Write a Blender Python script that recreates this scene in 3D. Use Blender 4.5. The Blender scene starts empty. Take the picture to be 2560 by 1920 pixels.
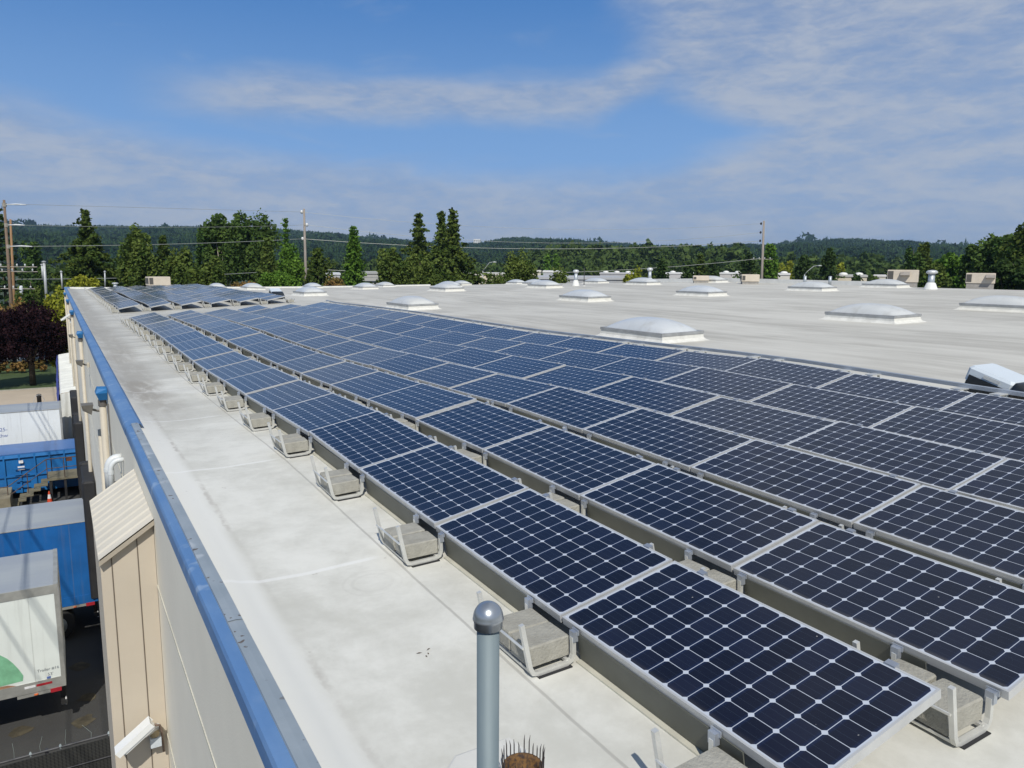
import bpy, math, random
import numpy as np
from mathutils import Matrix, Vector, Quaternion
R_=math.radians
random.seed(7)
scene=bpy.context.scene
COL=scene.collection
# ------------------------------------------------------------------ camera
F_PX=1913.57
CAM=Vector((-2.2079,-1.5950,1.8219)); YAW,PITCH,ROLL=.53515,.15166,.00684
def cam_axes():
    f=Vector((math.sin(YAW)*math.cos(PITCH),math.cos(YAW)*math.cos(PITCH),-math.sin(PITCH)))
    r=Vector((math.cos(YAW),-math.sin(YAW),0)); u=r.cross(f)
    c,s=math.cos(ROLL),math.sin(ROLL)
    return c*r+s*u, -s*r+c*u, f
RR,UU,FF=cam_axes()
cam=bpy.data.cameras.new('camera'); camo=bpy.data.objects.new('camera',cam); COL.objects.link(camo)
m=Matrix.Identity(4)
for i,a in enumerate((RR,UU,-FF)):
    for j in range(3): m[j][i]=a[j]
m.translation=CAM; camo.matrix_world=m
cam.sensor_fit='HORIZONTAL'; cam.sensor_width=36; cam.lens=F_PX/2560*36
cam.clip_start=.05; cam.clip_end=20000
scene.camera=camo
def ray(px,py): return FF+RR*float((px-1280)/F_PX)-UU*float((py-960)/F_PX)
def at_dist(px,py,d):
    v=ray(px,py); t=float(d)/math.hypot(v.x,v.y); return CAM+v*t
def horizon(px):
    a,b=ray(px,0).z,ray(px,1920).z
    return 1920*a/(a-b)
# ------------------------------------------------------------------ node helper
class NT:
    def __init__(s,t): s.t=t
    def n(s,k,**kw):
        o=s.t.nodes.new(k)
        for a,b in kw.items(): setattr(o,a,b)
        return o
    def put(s,inp,v):
        if isinstance(v,S): s.t.links.new(v.o,inp)
        elif isinstance(v,bpy.types.NodeSocket): s.t.links.new(v,inp)
        else: inp.default_value=v
    def m(s,op,*a,clamp=False):
        o=s.n('ShaderNodeMath',operation=op,use_clamp=clamp)
        for i,v in enumerate(a): s.put(o.inputs[i],v)
        return S(s,o.outputs[0])
    def mix(s,f,a,b,mode='MIX'):
        o=s.n('ShaderNodeMix',data_type='RGBA',blend_type=mode); o.clamp_factor=True
        s.put(o.inputs[0],f)
        for k,v in ((6,a),(7,b)):
            s.put(o.inputs[k],(*v,1) if isinstance(v,(tuple,list)) and len(v)==3 else v)
        return o.outputs[2]
    def step(s,v,a,b):
        o=s.n('ShaderNodeMapRange',interpolation_type='SMOOTHSTEP')
        s.put(o.inputs[0],v); s.put(o.inputs[1],a); s.put(o.inputs[2],b)
        o.inputs[3].default_value=0; o.inputs[4].default_value=1
        return S(s,o.outputs[0])
    def noise(s,vec,scale=1,detail=4,rough=.55,dist=0,which=0):
        o=s.n('ShaderNodeTexNoise'); s.put(o.inputs['Vector'],vec)
        o.inputs['Scale'].default_value=scale; o.inputs['Detail'].default_value=detail
        o.inputs['Roughness'].default_value=rough; o.inputs['Distortion'].default_value=dist
        return S(s,o.outputs[which])
    def xyz(s,x,y,z):
        o=s.n('ShaderNodeCombineXYZ')
        for i,v in enumerate((x,y,z)): s.put(o.inputs[i],v)
        return o.outputs[0]
    def sep(s,v):
        o=s.n('ShaderNodeSeparateXYZ'); s.put(o.inputs[0],v)
        return [S(s,o.outputs[i]) for i in range(3)]
    def coord(s,k='Object'): return s.n('ShaderNodeTexCoord').outputs[k]
class S:
    def __init__(s,nt,o): s.nt=nt; s.o=o
    def __add__(s,b): return s.nt.m('ADD',s,b)
    __radd__=__add__
    def __sub__(s,b): return s.nt.m('SUBTRACT',s,b)
    def __rsub__(s,b): return s.nt.m('SUBTRACT',b,s)
    def __mul__(s,b): return s.nt.m('MULTIPLY',s,b)
    __rmul__=__mul__
    def __truediv__(s,b): return s.nt.m('DIVIDE',s,b)
# ------------------------------------------------------------------ world, sun, exposure
SUN_EL,SHADOW_AZ=47.,25.
W=bpy.data.worlds.new('World'); scene.world=W; W.use_nodes=True
nt=NT(W.node_tree); W.node_tree.nodes.clear()
sky=nt.n('ShaderNodeTexSky',sky_type='NISHITA'); sky.sun_disc=False
sky.sun_elevation=R_(SUN_EL); sky.sun_rotation=R_(SHADOW_AZ+180)
sky.air_density=1.0; sky.dust_density=.25; sky.ozone_density=2.2; sky.altitude=50
dx,dy,dz=nt.sep(nt.coord('Generated'))
az=nt.m('ARCTAN2',dx,dy)-YAW                    # azimuth, 0 along the street of roofs looked down
el=nt.m('ARCSINE',dz)
nv=nt.xyz(az*4.6,el*17,0.)
n1=nt.noise(nv,1.0,7,.58,.5); n2=nt.noise(nt.xyz(az*13.,el*44,3.),1.,6,.6,.4); n3=nt.noise(nt.xyz(az*1.5,el*5.,7.),1.,3,.5)
w1=(n1-.5)*.11
# long thin stripe of cloud
cen=.204+nt.m('MAXIMUM',az-.10,0.)*.42-nt.m('MULTIPLY',az*az,.05)
ds=nt.m('ABSOLUTE',el-cen+(n1-.5)*.045)
stripe=(1.-nt.step(ds,.006,.040))*nt.step(az,-.47,-.30)*(1.-nt.step(az,.25,.40))
# sheet of broken cloud low over the hills
top=.118-az*.05+nt.m('MULTIPLY',nt.step(az,.12,.42),.10)+nt.m('MULTIPLY',nt.step(az,-.35,-.75),.045)
low=1.-nt.step(el+w1*.7,top-.035,top+.02)
# overcast mass to the right
edge=.10+nt.m('ABSOLUTE',el-.265)*.0+nt.step(el,.235,.13)*.20-nt.step(el,.25,.33)*.02
right=nt.step(az+w1*1.2,edge,edge+.13)
wisp=nt.step(n1,.54,.78)*.45
mask=nt.m('MAXIMUM',nt.m('MAXIMUM',stripe*.85,low*.9),nt.m('MAXIMUM',right*.92,wisp))
n4=nt.noise(nt.xyz(az*36.,el*105.,5.),1.,5,.6,.8)
tex=nt.step(n2*.50+n4*.24+n1*.40,.40,.70)
dens=mask*(.64+.36*tex)+(1.-nt.step(el,.0,.09))*.25
dens=dens*nt.step(dz,-.02,.01)
cc=nt.mix(tex,(2.95,3.6,4.95),(4.3,4.75,5.6))
clr=nt.mix(nt.step(el,.07,.38),(2.2,4.0,7.1),(.58,1.95,5.0))
skyc=nt.mix(nt.step(el,.36,.8),clr,sky.outputs[0])
colr=nt.mix(dens*.95,skyc,cc)
colr=nt.mix((1.-nt.step(el,-.01,.11))*.5*(.55+.45*tex),colr,(4.1,4.9,6.3))
bg=nt.n('ShaderNodeBackground'); nt.put(bg.inputs[0],colr); bg.inputs[1].default_value=.10
wo=nt.n('ShaderNodeOutputWorld'); W.node_tree.links.new(bg.outputs[0],wo.inputs[0])
tl=Vector((math.sin(R_(SHADOW_AZ))*math.cos(R_(SUN_EL)),math.cos(R_(SHADOW_AZ))*math.cos(R_(SUN_EL)),-math.sin(R_(SUN_EL))))
sl=bpy.data.lights.new('sun','SUN'); sl.energy=3.9; sl.angle=R_(.53); sl.color=(1,.955,.87)
so=bpy.data.objects.new('sun',sl); COL.objects.link(so); so.rotation_mode='QUATERNION'; so.rotation_quaternion=tl.to_track_quat('-Z','Y')
so.location=(-20,-40,50)
vs=scene.view_settings; vs.view_transform='Standard'; vs.look='None'; vs.gamma=1; vs.use_curve_mapping=False; vs.exposure=.05
# ------------------------------------------------------------------ materials
def mat(name,col,rough=.6,metal=0.,var=.12,scale=3.,bump=0.,bscale=30.,spec=.5,col2=None,stretch=(1,1,1),coat=0.):
    M=bpy.data.materials.new(name); M.use_nodes=True; t=NT(M.node_tree)
    b=M.node_tree.nodes['Principled BSDF']
    o=t.coord('Object')
    mp=t.n('ShaderNodeMapping'); t.put(mp.inputs[0],o); mp.inputs['Scale'].default_value=stretch
    nz=t.noise(mp.outputs[0],scale,6,.6)
    c2=col2 if col2 else tuple(max(0,c*(1-2*var)) for c in col)
    c=t.mix(t.step(nz,.3,.72),c2,col)
    t.put(b.inputs['Base Color'],c)
    b.inputs['Roughness'].default_value=rough; b.inputs['Metallic'].default_value=metal
    b.inputs['Specular IOR Level'].default_value=spec
    if coat: b.inputs['Coat Weight'].default_value=coat; b.inputs['Coat Roughness'].default_value=.08
    if bump:
        bn=t.n('ShaderNodeBump'); bn.inputs['Strength'].default_value=bump; bn.inputs['Distance'].default_value=.02
        t.put(bn.inputs['Height'],t.noise(mp.outputs[0],bscale,5,.6)); t.put(b.inputs['Normal'],bn.outputs[0])
    return M
MT={}
def M(name,*a,**k):
    if name not in MT: MT[name]=mat(name,*a,**k)
    return MT[name]
# ------------------------------------------------------------------ mesh helpers
class MB:
    def __init__(s): s.v=[]; s.f=[]
    def add(s,v,f):
        o=len(s.v); s.v+= [tuple(p) for p in v]; s.f+=[tuple(i+o for i in q) for q in f]; return s
    def box(s,x0,x1,y0,y1,z0,z1,mx=None):
        v=[(x,y,z) for z in (z0,z1) for y in (y0,y1) for x in (x0,x1)]
        if mx: v=[tuple(mx@Vector(p)) for p in v]
        return s.add(v,[(0,2,3,1),(4,5,7,6),(0,1,5,4),(2,6,7,3),(0,4,6,2),(1,3,7,5)])
    def cbox(s,x0,x1,y0,y1,z0,z1,c=.01,mx=None):
        # box with chamfered top and vertical edges
        def ring(i,z): return [(x0+i+c,y0+i,z),(x1-i-c,y0+i,z),(x1-i,y0+i+c,z),(x1-i,y1-i-c,z),(x1-i-c,y1-i,z),(x0+i+c,y1-i,z),(x0+i,y1-i-c,z),(x0+i,y0+i+c,z)]
        v=ring(0,z0)+ring(0,z1-c)+ring(c*.8,z1)
        if mx: v=[tuple(mx@Vector(p)) for p in v]
        f=[tuple(range(7,-1,-1)),tuple(range(16,24))]
        for k in (0,8):
            for i in range(8): f.append((k+i,k+(i+1)%8,k+8+(i+1)%8,k+8+i))
        return s.add(v,f)
    def tube(s,path,r,n=8,cap=True,square=False):
        P=[Vector(p) for p in path]; rs=r if isinstance(r,(list,tuple)) else [r]*len(P)
        prev=None; vs_=[]
        for i,p in enumerate(P):
            t=(P[min(i+1,len(P)-1)]-P[max(i-1,0)])
            if t.length<1e-9: t=Vector((0,0,1))
            t.normalize()
            if prev is None:
                a=Vector((0,0,1)) if abs(t.z)<.9 else Vector((0,1,0))
                if square: a=Vector((0,1,0)) if abs(t.y)<.9 else Vector((0,0,1))
            else: a=prev
            a=(a-t*a.dot(t)); a.normalize(); prev=a; b=t.cross(a)
            for k in range(n):
                an=2*math.pi*(k+.5)/n
                vs_.append(tuple(p+(a*math.cos(an)+b*math.sin(an))*rs[i]))
        f=[]
        for i in range(len(P)-1):
            for k in range(n):
                f.append((i*n+k,i*n+(k+1)%n,(i+1)*n+(k+1)%n,(i+1)*n+k))
        if cap: f+=[tuple(range(n-1,-1,-1)),tuple((len(P)-1)*n+k for k in range(n))]
        return s.add(vs_,f)
    def lathe(s,prof,n=20,c=(0,0,0),cap=True):
        v=[];f=[]
        for r,z in prof:
            for k in range(n):
                a=2*math.pi*k/n; v.append((c[0]+r*math.cos(a),c[1]+r*math.sin(a),c[2]+z))
        for i in range(len(prof)-1):
            for k in range(n): f.append((i*n+k,i*n+(k+1)%n,(i+1)*n+(k+1)%n,(i+1)*n+k))
        if cap: f+=[tuple(range(n-1,-1,-1)),tuple((len(prof)-1)*n+k for k in range(n))]
        return s.add(v,f)
    def mesh(s,name,m=None,smooth=False):
        me=bpy.data.meshes.new(name); me.from_pydata(s.v,[],s.f); me.update()
        if m: me.materials.append(m)
        if smooth:
            for p in me.polygons: p.use_smooth=True
        return me
    def obj(s,name,m=None,parent=None,smooth=False): return link(name,s.mesh(name,m,smooth),parent)
def link(name,me,parent=None,mx=None):
    o=bpy.data.objects.new(name,me); COL.objects.link(o)
    if parent: o.parent=parent
    if mx is not None: o.matrix_world=mx
    return o
def tag(o,label=None,cat=None,group=None,kind=None):
    if label: o['label']=label
    if cat: o['category']=cat
    if group: o['group']=group
    if kind: o['kind']=kind
    return o
def thing(name,label,cat,loc=(0,0,0),rotz=0,group=None):
    o=bpy.data.objects.new(name,None); COL.objects.link(o); o.location=loc; o.rotation_euler=(0,0,rotz); o.empty_display_size=.2
    return tag(o,label,cat,group)
def copy_tree(o,parent=None):
    c=o.copy(); COL.objects.link(c)
    if parent: c.parent=parent
    for ch in list(o.children): copy_tree(ch,c)
    return c
def fast_mesh(name,V,Fq,m,tint=None):
    V=np.asarray(V,np.float32); Fq=np.asarray(Fq,np.int32)
    me=bpy.data.meshes.new(name); k=Fq.shape[1]
    me.vertices.add(len(V)); me.vertices.foreach_set('co',V.ravel())
    me.loops.add(Fq.size); me.loops.foreach_set('vertex_index',Fq.ravel())
    me.polygons.add(len(Fq)); me.polygons.foreach_set('loop_start',np.arange(len(Fq),dtype=np.int32)*k)
    me.polygons.foreach_set('loop_total',np.full(len(Fq),k,np.int32))
    if tint is not None:
        at=me.attributes.new('tint','FLOAT','FACE'); at.data.foreach_set('value',np.asarray(tint,np.float32))
    me.update(calc_edges=True); me.materials.append(m)
    return me
ORD=['first','second','third','fourth','fifth','sixth','seventh','eighth','ninth','tenth','eleventh','twelfth','thirteenth','fourteenth','fifteenth','sixteenth','seventeenth','eighteenth','nineteenth','twentieth','twenty-first']
# ------------------------------------------------------------------ roof surface
ZT=[-.0355,-.0241,.001,.0328,.0581,.0313,.0089,-.0082,-.033,-.0304,-.0231,-.0063,.0137,.015,.012,.0,-.015,-.03,-.034]
SLOPE=.0417          # the roof drains to the eave, half an inch per foot
def und(y):
    t=y/1.6
    if t<0: t=0.
    if t<18:
        i=int(t); a=t-i; return ZT[i]*(1-a)+ZT[i+1]*a
    return .005+.022*math.cos(2*math.pi*(y-32.)/12.4+math.pi*1.05)*min(1,1)
def lowz(x,y):                        # height of the panels' low edges above that spot of roof
    e=max(0.,min(1.,(14-x)/6.))
    k=max(0.,min(1.,(x-6)/8.)); y0=60-18*k*k*(3-2*k)
    d=.0225*max(0.,x-8)+max(0.,y-y0)/(74-y0)*.92*(1-math.exp(-max(0.,x+1.6)/15.))
    return und(y)*(.35+.65*e)-d+SLOPE*x
def rz(x,y): return lowz(x,y)-.2
GZ=-9.3
NZ=-1.35
# roof membrane material
def roof_mat():
    Mt=bpy.data.materials.new('roof_membrane'); Mt.use_nodes=True; t=NT(Mt.node_tree); b=Mt.node_tree.nodes['Principled BSDF']
    o=t.coord('Object'); x,y,z=t.sep(o)
    big=t.noise(o,.55,6,.6,.4); fine=t.noise(o,7.,6,.65); st=t.noise(t.xyz(x*2.6,y*.16,0.),1.,6,.62,.3); st2=t.noise(t.xyz(x*.5,y*1.6,5.),1.,5,.6,.3)
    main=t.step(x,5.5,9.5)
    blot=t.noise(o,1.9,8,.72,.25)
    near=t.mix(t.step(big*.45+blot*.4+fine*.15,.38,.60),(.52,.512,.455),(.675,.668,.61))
    near=t.mix(t.step(x,-1.28,-1.16)*-1.+1.,near,(.69,.685,.635))
    near=t.mix(t.step(st2,.45,.75)*.45*t.step(y,5.,14.),near,(.52,.52,.49))
    pat=t.noise(t.xyz(x*.35,y*.12,9.),1.,5,.6,1.)
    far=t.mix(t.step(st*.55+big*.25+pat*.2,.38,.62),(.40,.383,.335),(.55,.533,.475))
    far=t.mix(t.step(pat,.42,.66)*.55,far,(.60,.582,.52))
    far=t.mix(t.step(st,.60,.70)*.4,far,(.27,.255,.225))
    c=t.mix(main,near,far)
    # dirt that ponding water left along the eave valleys
    vy=t.m('COSINE',(y-12.9)*(2*math.pi/12.4))
    st3=t.noise(t.xyz(x*5.,y*1.1,2.),1.,6,.7,.6)
    eave=1.-t.step(t.m('ABSOLUTE',x+1.08+(big-.5)*.5),.10,.52)
    dirt=t.m('MAXIMUM',t.step(vy+(big-.5)*1.1,.15,.95)*1.,.85*t.step(y,7.5,12.))*eave*(.35+.65*t.step(st3,.28,.56))*t.step(y,6.,8.5)
    c=t.mix(dirt*.80,c,(.25,.22,.175))
    c=t.mix((1.-main)*t.step(y,7.,22.)*(.25+.6*t.step(st2,.42,.66)),c,(.36,.345,.30))
    # lap seams
    sa=1.-t.step(t.m('ABSOLUTE',x+.30+(st2-.5)*.02),.004,.013)
    sb=(1.-t.step(t.m('ABSOLUTE',x+1.18+(fine-.5)*.10+(big-.5)*.04),.003,.035))*t.step(big,.38,.6)
    fr=t.m('ABSOLUTE',t.m('FRACT',y/2.95+.37)-.5)
    sc=(1.-t.step(fr,.004,.012))*(1.-t.step(x,-.5,-.3))
    fm=t.m('ABSOLUTE',t.m('FRACT',x/1.9)-.5); sm=(1.-t.step(fm,.004,.014))*main
    c=t.mix(sa*.55,c,(.30,.29,.26)); c=t.mix(sb*t.step(fine,.36,.62)*.6,c,(.33,.30,.26)); c=t.mix(sc*.45,c,(.80,.80,.78)); c=t.mix(sm*.10*t.step(st,.5,.7),c,(.30,.29,.26))
    # darker and lighter sheets across the eave strip
    sheet=t.noise(t.xyz(0.,t.m('FLOOR',y/2.95+.37)*3.7,0.),1.,0,.5)
    c=t.mix((1.-main)*t.step(sheet,.35,.65)*.42*t.step(y,5.,16.),c,(.40,.39,.35))
    dd=t.m('SQRT',t.m('MULTIPLY',x+.56,x+.56)+t.m('MULTIPLY',y-2.96,y-2.96))+(fine-.5)*.03
    ring=(1.-t.step(t.m('ABSOLUTE',dd-.13),.004,.02))+.7*(1.-t.step(t.m('ABSOLUTE',dd-.19),.003,.012)); c=t.mix(ring*.22*t.step(fine,.3,.6),c,(.40,.385,.34))
    scuff=t.step(t.noise(t.xyz(x*3.,y*9.,4.),1.,6,.72,.3),.60,.70)*t.step(big,.42,.6); c=t.mix(scuff*.2,c,(.42,.40,.35))
    spots=t.step(t.noise(o,19.,2,.5),.735,.76)*t.step(big,.45,.6); c=t.mix(spots*.5,c,(.22,.19,.15))
    t.put(b.inputs['Base Color'],c); b.inputs['Roughness'].default_value=.62; b.inputs['Specular IOR Level'].default_value=.35
    bn=t.n('ShaderNodeBump'); bn.inputs['Strength'].default_value=.25; bn.inputs['Distance'].default_value=.02
    t.put(bn.inputs['Height'],big*.8+t.noise(o,2.2,4,.6)*.5+fine*.12+sa*.3); t.put(b.inputs['Normal'],bn.outputs[0])
    return Mt
# ------------------------------------------------------------------ warehouse
XE,XW=-1.45,-1.60           # inner edge of coping, wall face
Y0B,Y1B,X1B=-9.,74.,42.
wh=thing('warehouse','long grey warehouse under the solar panels, blue eave along its dock side','warehouse',(0,0,0))
xs=[XE,-1.38,-1.32,-1.2]+list(np.arange(-.9,9,.6))+list(np.arange(9,X1B,1.2))+[X1B]
ys=list(np.arange(Y0B,35,.8))+list(np.arange(35,Y1B,1.0))+[Y1B]
b=MB()
V=[]
for y in ys:
    for x in xs:
        z=rz(x,y)
        if x<-1.3: z+=(.085-und(y)*.9)*min(1,(-1.2-x)/.2)
        elif x<-1.15: z+=.02
        V.append((x,y,z))
nx=len(xs)
b.add(V,[(j*nx+i,j*nx+i+1,(j+1)*nx+i+1,(j+1)*nx+i) for j in range(len(ys)-1) for i in range(nx-1)])
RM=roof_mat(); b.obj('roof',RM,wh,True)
# walls
WALLM=M('wall_paint',(.87,.82,.69),.75,var=.05,scale=.6,bump=.15,bscale=60)
b=MB(); b.box(XW,XW+.14,Y0B,Y1B+.3,GZ,-.20); b.box(XW+.2,X1B+.3,Y1B+.05,Y1B+.3,GZ,-1.4); b.box(X1B+.05,X1B+.3,Y0B,Y1B+.05,GZ,-1.45); b.box(XW+.2,X1B+.3,Y0B-.2,Y0B,GZ,-.36)
for i in range(40):
    xa,xb=XW+.2+i*(X1B+.3-XW-.2)/40,XW+.2+(i+1)*(X1B+.3-XW-.2)/40; za,zb=rz(min(xa,X1B),Y1B)-.03,rz(min(xb,X1B),Y1B)-.03
    b.add([(xa,Y1B+.02,-1.5),(xb,Y1B+.02,-1.5),(xb,Y1B+.02,zb),(xa,Y1B+.02,za),(xa,Y1B+.28,-1.5),(xb,Y1B+.28,-1.5),(xb,Y1B+.28,zb),(xa,Y1B+.28,za)],[(0,1,2,3),(5,4,7,6),(3,2,6,7)])
    ya,yb=Y0B+i*(Y1B-Y0B)/40,Y0B+(i+1)*(Y1B-Y0B)/40; za,zb=rz(X1B,ya)-.03,rz(X1B,yb)-.03
    b.add([(X1B+.02,ya,-1.5),(X1B+.02,yb,-1.5),(X1B+.02,yb,zb),(X1B+.02,ya,za),(X1B+.28,ya,-1.5),(X1B+.28,yb,-1.5),(X1B+.28,yb,zb),(X1B+.28,ya,za)],[(0,3,2,1),(4,5,6,7),(3,7,6,2)])
b.obj('wall',WALLM,wh)
b=MB(); b.box(XW-.006,XW+.002,Y0B,Y1B+.3,-1.09,-1.068); b.box(XW-.006,XW+.002,Y0B,Y1B+.3,-2.56,-2.54)
b.obj('reveal_strip',M('reveal_paint',(.62,.60,.50),.7),wh)
# blue fascia / eave edge: sheet metal profile swept along Y
FAS=M('blue_sheet_metal',(.135,.24,.42),.6,var=.12,scale=2.2,spec=.3,stretch=(1,.5,1),col2=(.085,.185,.375),bump=.25,bscale=9)
def sweep(prof,y0,y1,n=40,wob=0):
    b=MB(); v=[]; k=len(prof)
    for j in range(n+1):
        y=y0+(y1-y0)*j/n
        for (x,z) in prof:
            w=(random.random()-.5)*wob
            v.append((x+w,y,z+w*.6))
    f=[(j*k+i,j*k+i+1,(j+1)*k+i+1,(j+1)*k+i) for j in range(n) for i in range(k-1)]
    return b.add(v,f)
YJ=8.68
pr=[(-1.44,-.14),(-1.515,-.117),(-1.575,-.122),(-1.590,-.13),(-1.601,-.15),(-1.6035,-.238),(-1.594,-.248)]
o=sweep(pr,Y0B,YJ,24,.002).obj('fascia',FAS,wh)
pr2=[(-1.40,-.15),(-1.44,-.108),(-1.49,-.106),(-1.535,-.113),(-1.588,-.13),(-1.602,-.155),(-1.6045,-.238),(-1.594,-.248)]
sweep(pr2,YJ-.03,Y1B+.3,80,.003).obj('fascia',FAS,wh)
GAL=M('galvanised_cover',(.31,.355,.39),.55,.1,var=.12,scale=2.5,col2=(.25,.295,.33))
ye=[YJ+.02,5.45,2.6,-.6,-4,Y0B]
for i in range(len(ye)-1):
    q=.004*(i%2)
    sweep([(-1.44,-.16),(-1.452,-.106+q),(-1.49,-.102+q),(-1.530,-.104+q),(-1.532,-.122)],ye[i+1]-.03,ye[i],6,.002).obj('cover_strip',GAL,wh)
def add_spots(Mt,sc,col,lo,hi):
    t=NT(Mt.node_tree); b=Mt.node_tree.nodes['Principled BSDF']; old=b.inputs['Base Color'].links[0].from_socket
    o=t.coord('Object'); n=t.noise(o,sc,2,.5); k=t.noise(o,1.1,2,.5)
    t.put(b.inputs['Base Color'],t.mix(t.step(n,lo,hi)*t.step(k,.38,.50),old,col))
add_spots(GAL,17.,(.12,.10,.085),.655,.685); add_spots(GAL,4.,(.38,.42,.45),.60,.66); add_spots(FAS,6.,(.20,.30,.46),.60,.72)
# scuppers and downspouts
SC=M('scupper_blue',(.020,.17,.42),.5,var=.08)
PIPE=M('downspout_paint',(.50,.455,.37),.6,var=.06); COLR=M('collar_dark',(.13,.12,.11),.6)
for i,y in enumerate((12.55,24.9,37.3,49.6,62.)):
    b=MB(); x0,x1=-1.775,-1.606
    v=[(x1,y-.16,-.19),(x1,y+.16,-.19),(x0+.03,y-.14,-.18),(x0+.03,y+.14,-.18),(x0,y-.16,-.26),(x0,y+.16,-.26),(x1,y-.16,-.26),(x1,y+.16,-.26),(x0+.045,y-.10,-.38),(x0+.045,y+.10,-.38),(x1,y-.10,-.38),(x1,y+.10,-.38)]
    b.add(v,[(0,2,3,1),(2,4,5,3),(0,6,4,2),(1,3,5,7),(4,8,9,5),(6,10,8,4),(5,9,11,7),(8,10,11,9),(0,1,7,6),(6,7,11,10)])
    s=b.obj('scupper',SC,wh)
    b=MB(); b.lathe([(.060,-.38),(.064,-.38),(.064,-.49),(.056,-.49)],14,(-1.68,y,0)); b.obj('collar',COLR,s)
    b=MB(); b.tube([(-1.68,y,-.47),(-1.68,y,GZ+.1)],.052,14); b.obj('downspout',PIPE,wh,smooth=True)
for y,z0 in ((15.0,-1.35),):
    b=MB(); b.tube([(-1.66,y,z0),(-1.66,y,GZ)],.045,10); b.obj('drain_pipe',PIPE,wh,smooth=True)
b=MB(); b.box(XW-.03,XW,71.2,74.32,GZ,-.4); b.box(XW-.04,XW,47.4,47.9,GZ,-.4); b.box(XW-.04,XW,66,66.5,GZ,-.4); b.obj('pilaster',M('pilaster_paint',(.60,.55,.45),.7),wh)
# far parapet cap (white) and kerb along the right edge
WHITE=M('white_paint',(.74,.74,.70),.6,var=.06,scale=2)
b=MB()
for i in range(42):
    xa=-1.5+i*33.8/42; xb=-1.5+(i+1)*33.8/42; za,zb=rz(xa,73.9)+.0,rz(xb,73.9)+.0; hh=.13
    b.add([(xa,73.85,za-.1),(xb,73.85,zb-.1),(xb,73.85,zb+hh),(xa,73.85,za+hh),(xa,74.32,za+hh),(xb,74.32,zb+hh),(xa,74.32,za-.6),(xb,74.32,zb-.6)],[(0,1,2,3),(3,2,5,4),(4,5,7,6)])
b.obj('parapet_cap',WHITE,wh)
b=MB()
for i in range(24):
    ya,yb=27+i,28+i; za,zb=rz(41.9,ya),rz(41.9,yb); b.add([(41.9,ya,za-.1),(41.9,yb,zb-.1),(41.9,yb,zb+.30),(41.9,ya,za+.30),(42.2,yb,zb+.30),(42.2,ya,za+.30),(42.2,yb,zb-.4),(42.2,ya,za-.4)],[(0,1,2,3),(3,2,4,5),(5,4,6,7)])
b.obj('side_parapet',WHITE,wh)
b=MB(); b.box(-1.6,-1.2,73.8,74.34,-.42,-.12); b.obj('parapet_cap',FAS,wh)
# dock door seals
BLK=M('black_rubber',(.018,.018,.02),.7,var=.2)
for yc,zt in ((24.9,-4.5),(38.0,-5.1),(45.6,-5.1)):
    d=thing('dock_seal','black foam dock seal pads framing the '+{24.9:'bay of the blue trailer',38.0:'bay beside the blue dumpster',45.6:'bay of the far white trailer'}[yc],'dock seal',(XW,yc,0),0,'dock seals on the warehouse wall')
    for s in (-1,1):
        b=MB(); b.cbox(-.36,-.003,s*1.25-.18,s*1.25+.18,-8.1,zt,.05); b.obj('pad',BLK,d)
    b=MB(); b.cbox(-.33,-.003,-1.06,1.06,zt-.45,zt-.04,.05); b.obj('head_pad',BLK,d)
# ------------------------------------------------------------------ solar panels
def cell_mat():
    Mt=bpy.data.materials.new('panel_cells'); Mt.use_nodes=True; t=NT(Mt.node_tree); b=Mt.node_tree.nodes['Principled BSDF']
    o=t.coord('Object'); x,y,z=t.sep(o); P=.1285
    u=(x-.0185)/P; v=(y-.019)/P
    inx=t.m('LESS_THAN',t.m('ABSOLUTE',u-3.),3.)*t.m('LESS_THAN',t.m('ABSOLUTE',v-6.),6.)
    fu=t.m('ABSOLUTE',t.m('FRACT',u)-.5); fv=t.m('ABSOLUTE',t.m('FRACT',v)-.5)
    c1=1.-t.step(t.m('MAXIMUM',fu,fv),.483,.491); c2=1.-t.step(fu+fv,.858,.872)
    cell=c1*c2*inx
    bus=t.m('ABSOLUTE',t.m('FRACT',u*3.)-.5); busl=t.step(bus,.472,.49)*(1.-t.m('GREATER_THAN',fu,.42))
    oi=t.n('ShaderNodeObjectInfo'); rnd=S(t,oi.outputs['Random'])
    wn=t.n('ShaderNodeTexWhiteNoise',noise_dimensions='3D'); t.put(wn.inputs[0],t.xyz(t.m('FLOOR',u),t.m('FLOOR',v),rnd*31.))
    rc=S(t,wn.outputs[0])
    base=t.mix(rc,(.0055,.0070,.016),(.010,.013,.030))
    edgeb=t.step(fv,.33,.49); base=t.mix(edgeb*.7,base,(.010,.020,.062))
    base=t.mix(busl*.35,base,(.05,.07,.10))
    base=t.mix(rnd*.35,base,(.014,.018,.030)); col=t.mix(cell,(.46,.50,.56),base)
    dust=t.noise(o,2.2,5,.6); dust2=t.noise(t.xyz(x*1.2,y*1.2,rnd*40.),3.,6,.7,.8); col=t.mix(t.step(dust,.4,.75)*.008+t.step(dust2,.56,.8)*.030*rnd,col,(.5,.49,.45)); col=t.mix((1.-t.step(x+(dust2-.5)*.03,.012,.05))*.10*(.4+rnd),col,(.45,.42,.36)); spot=t.step(t.noise(t.xyz(x,y,rnd*77.),24.,2,.5),.79,.80); col=t.mix(spot*.5,col,(.55,.55,.52))
    t.put(b.inputs['Base Color'],col); b.inputs['Roughness'].default_value=.09; b.inputs['IOR'].default_value=1.46; b.inputs['Specular IOR Level'].default_value=.36
    t.put(b.inputs['Roughness'],.10+.06*dust+.05*rnd+t.step(dust2,.5,.8)*.08)
    return Mt
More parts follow.
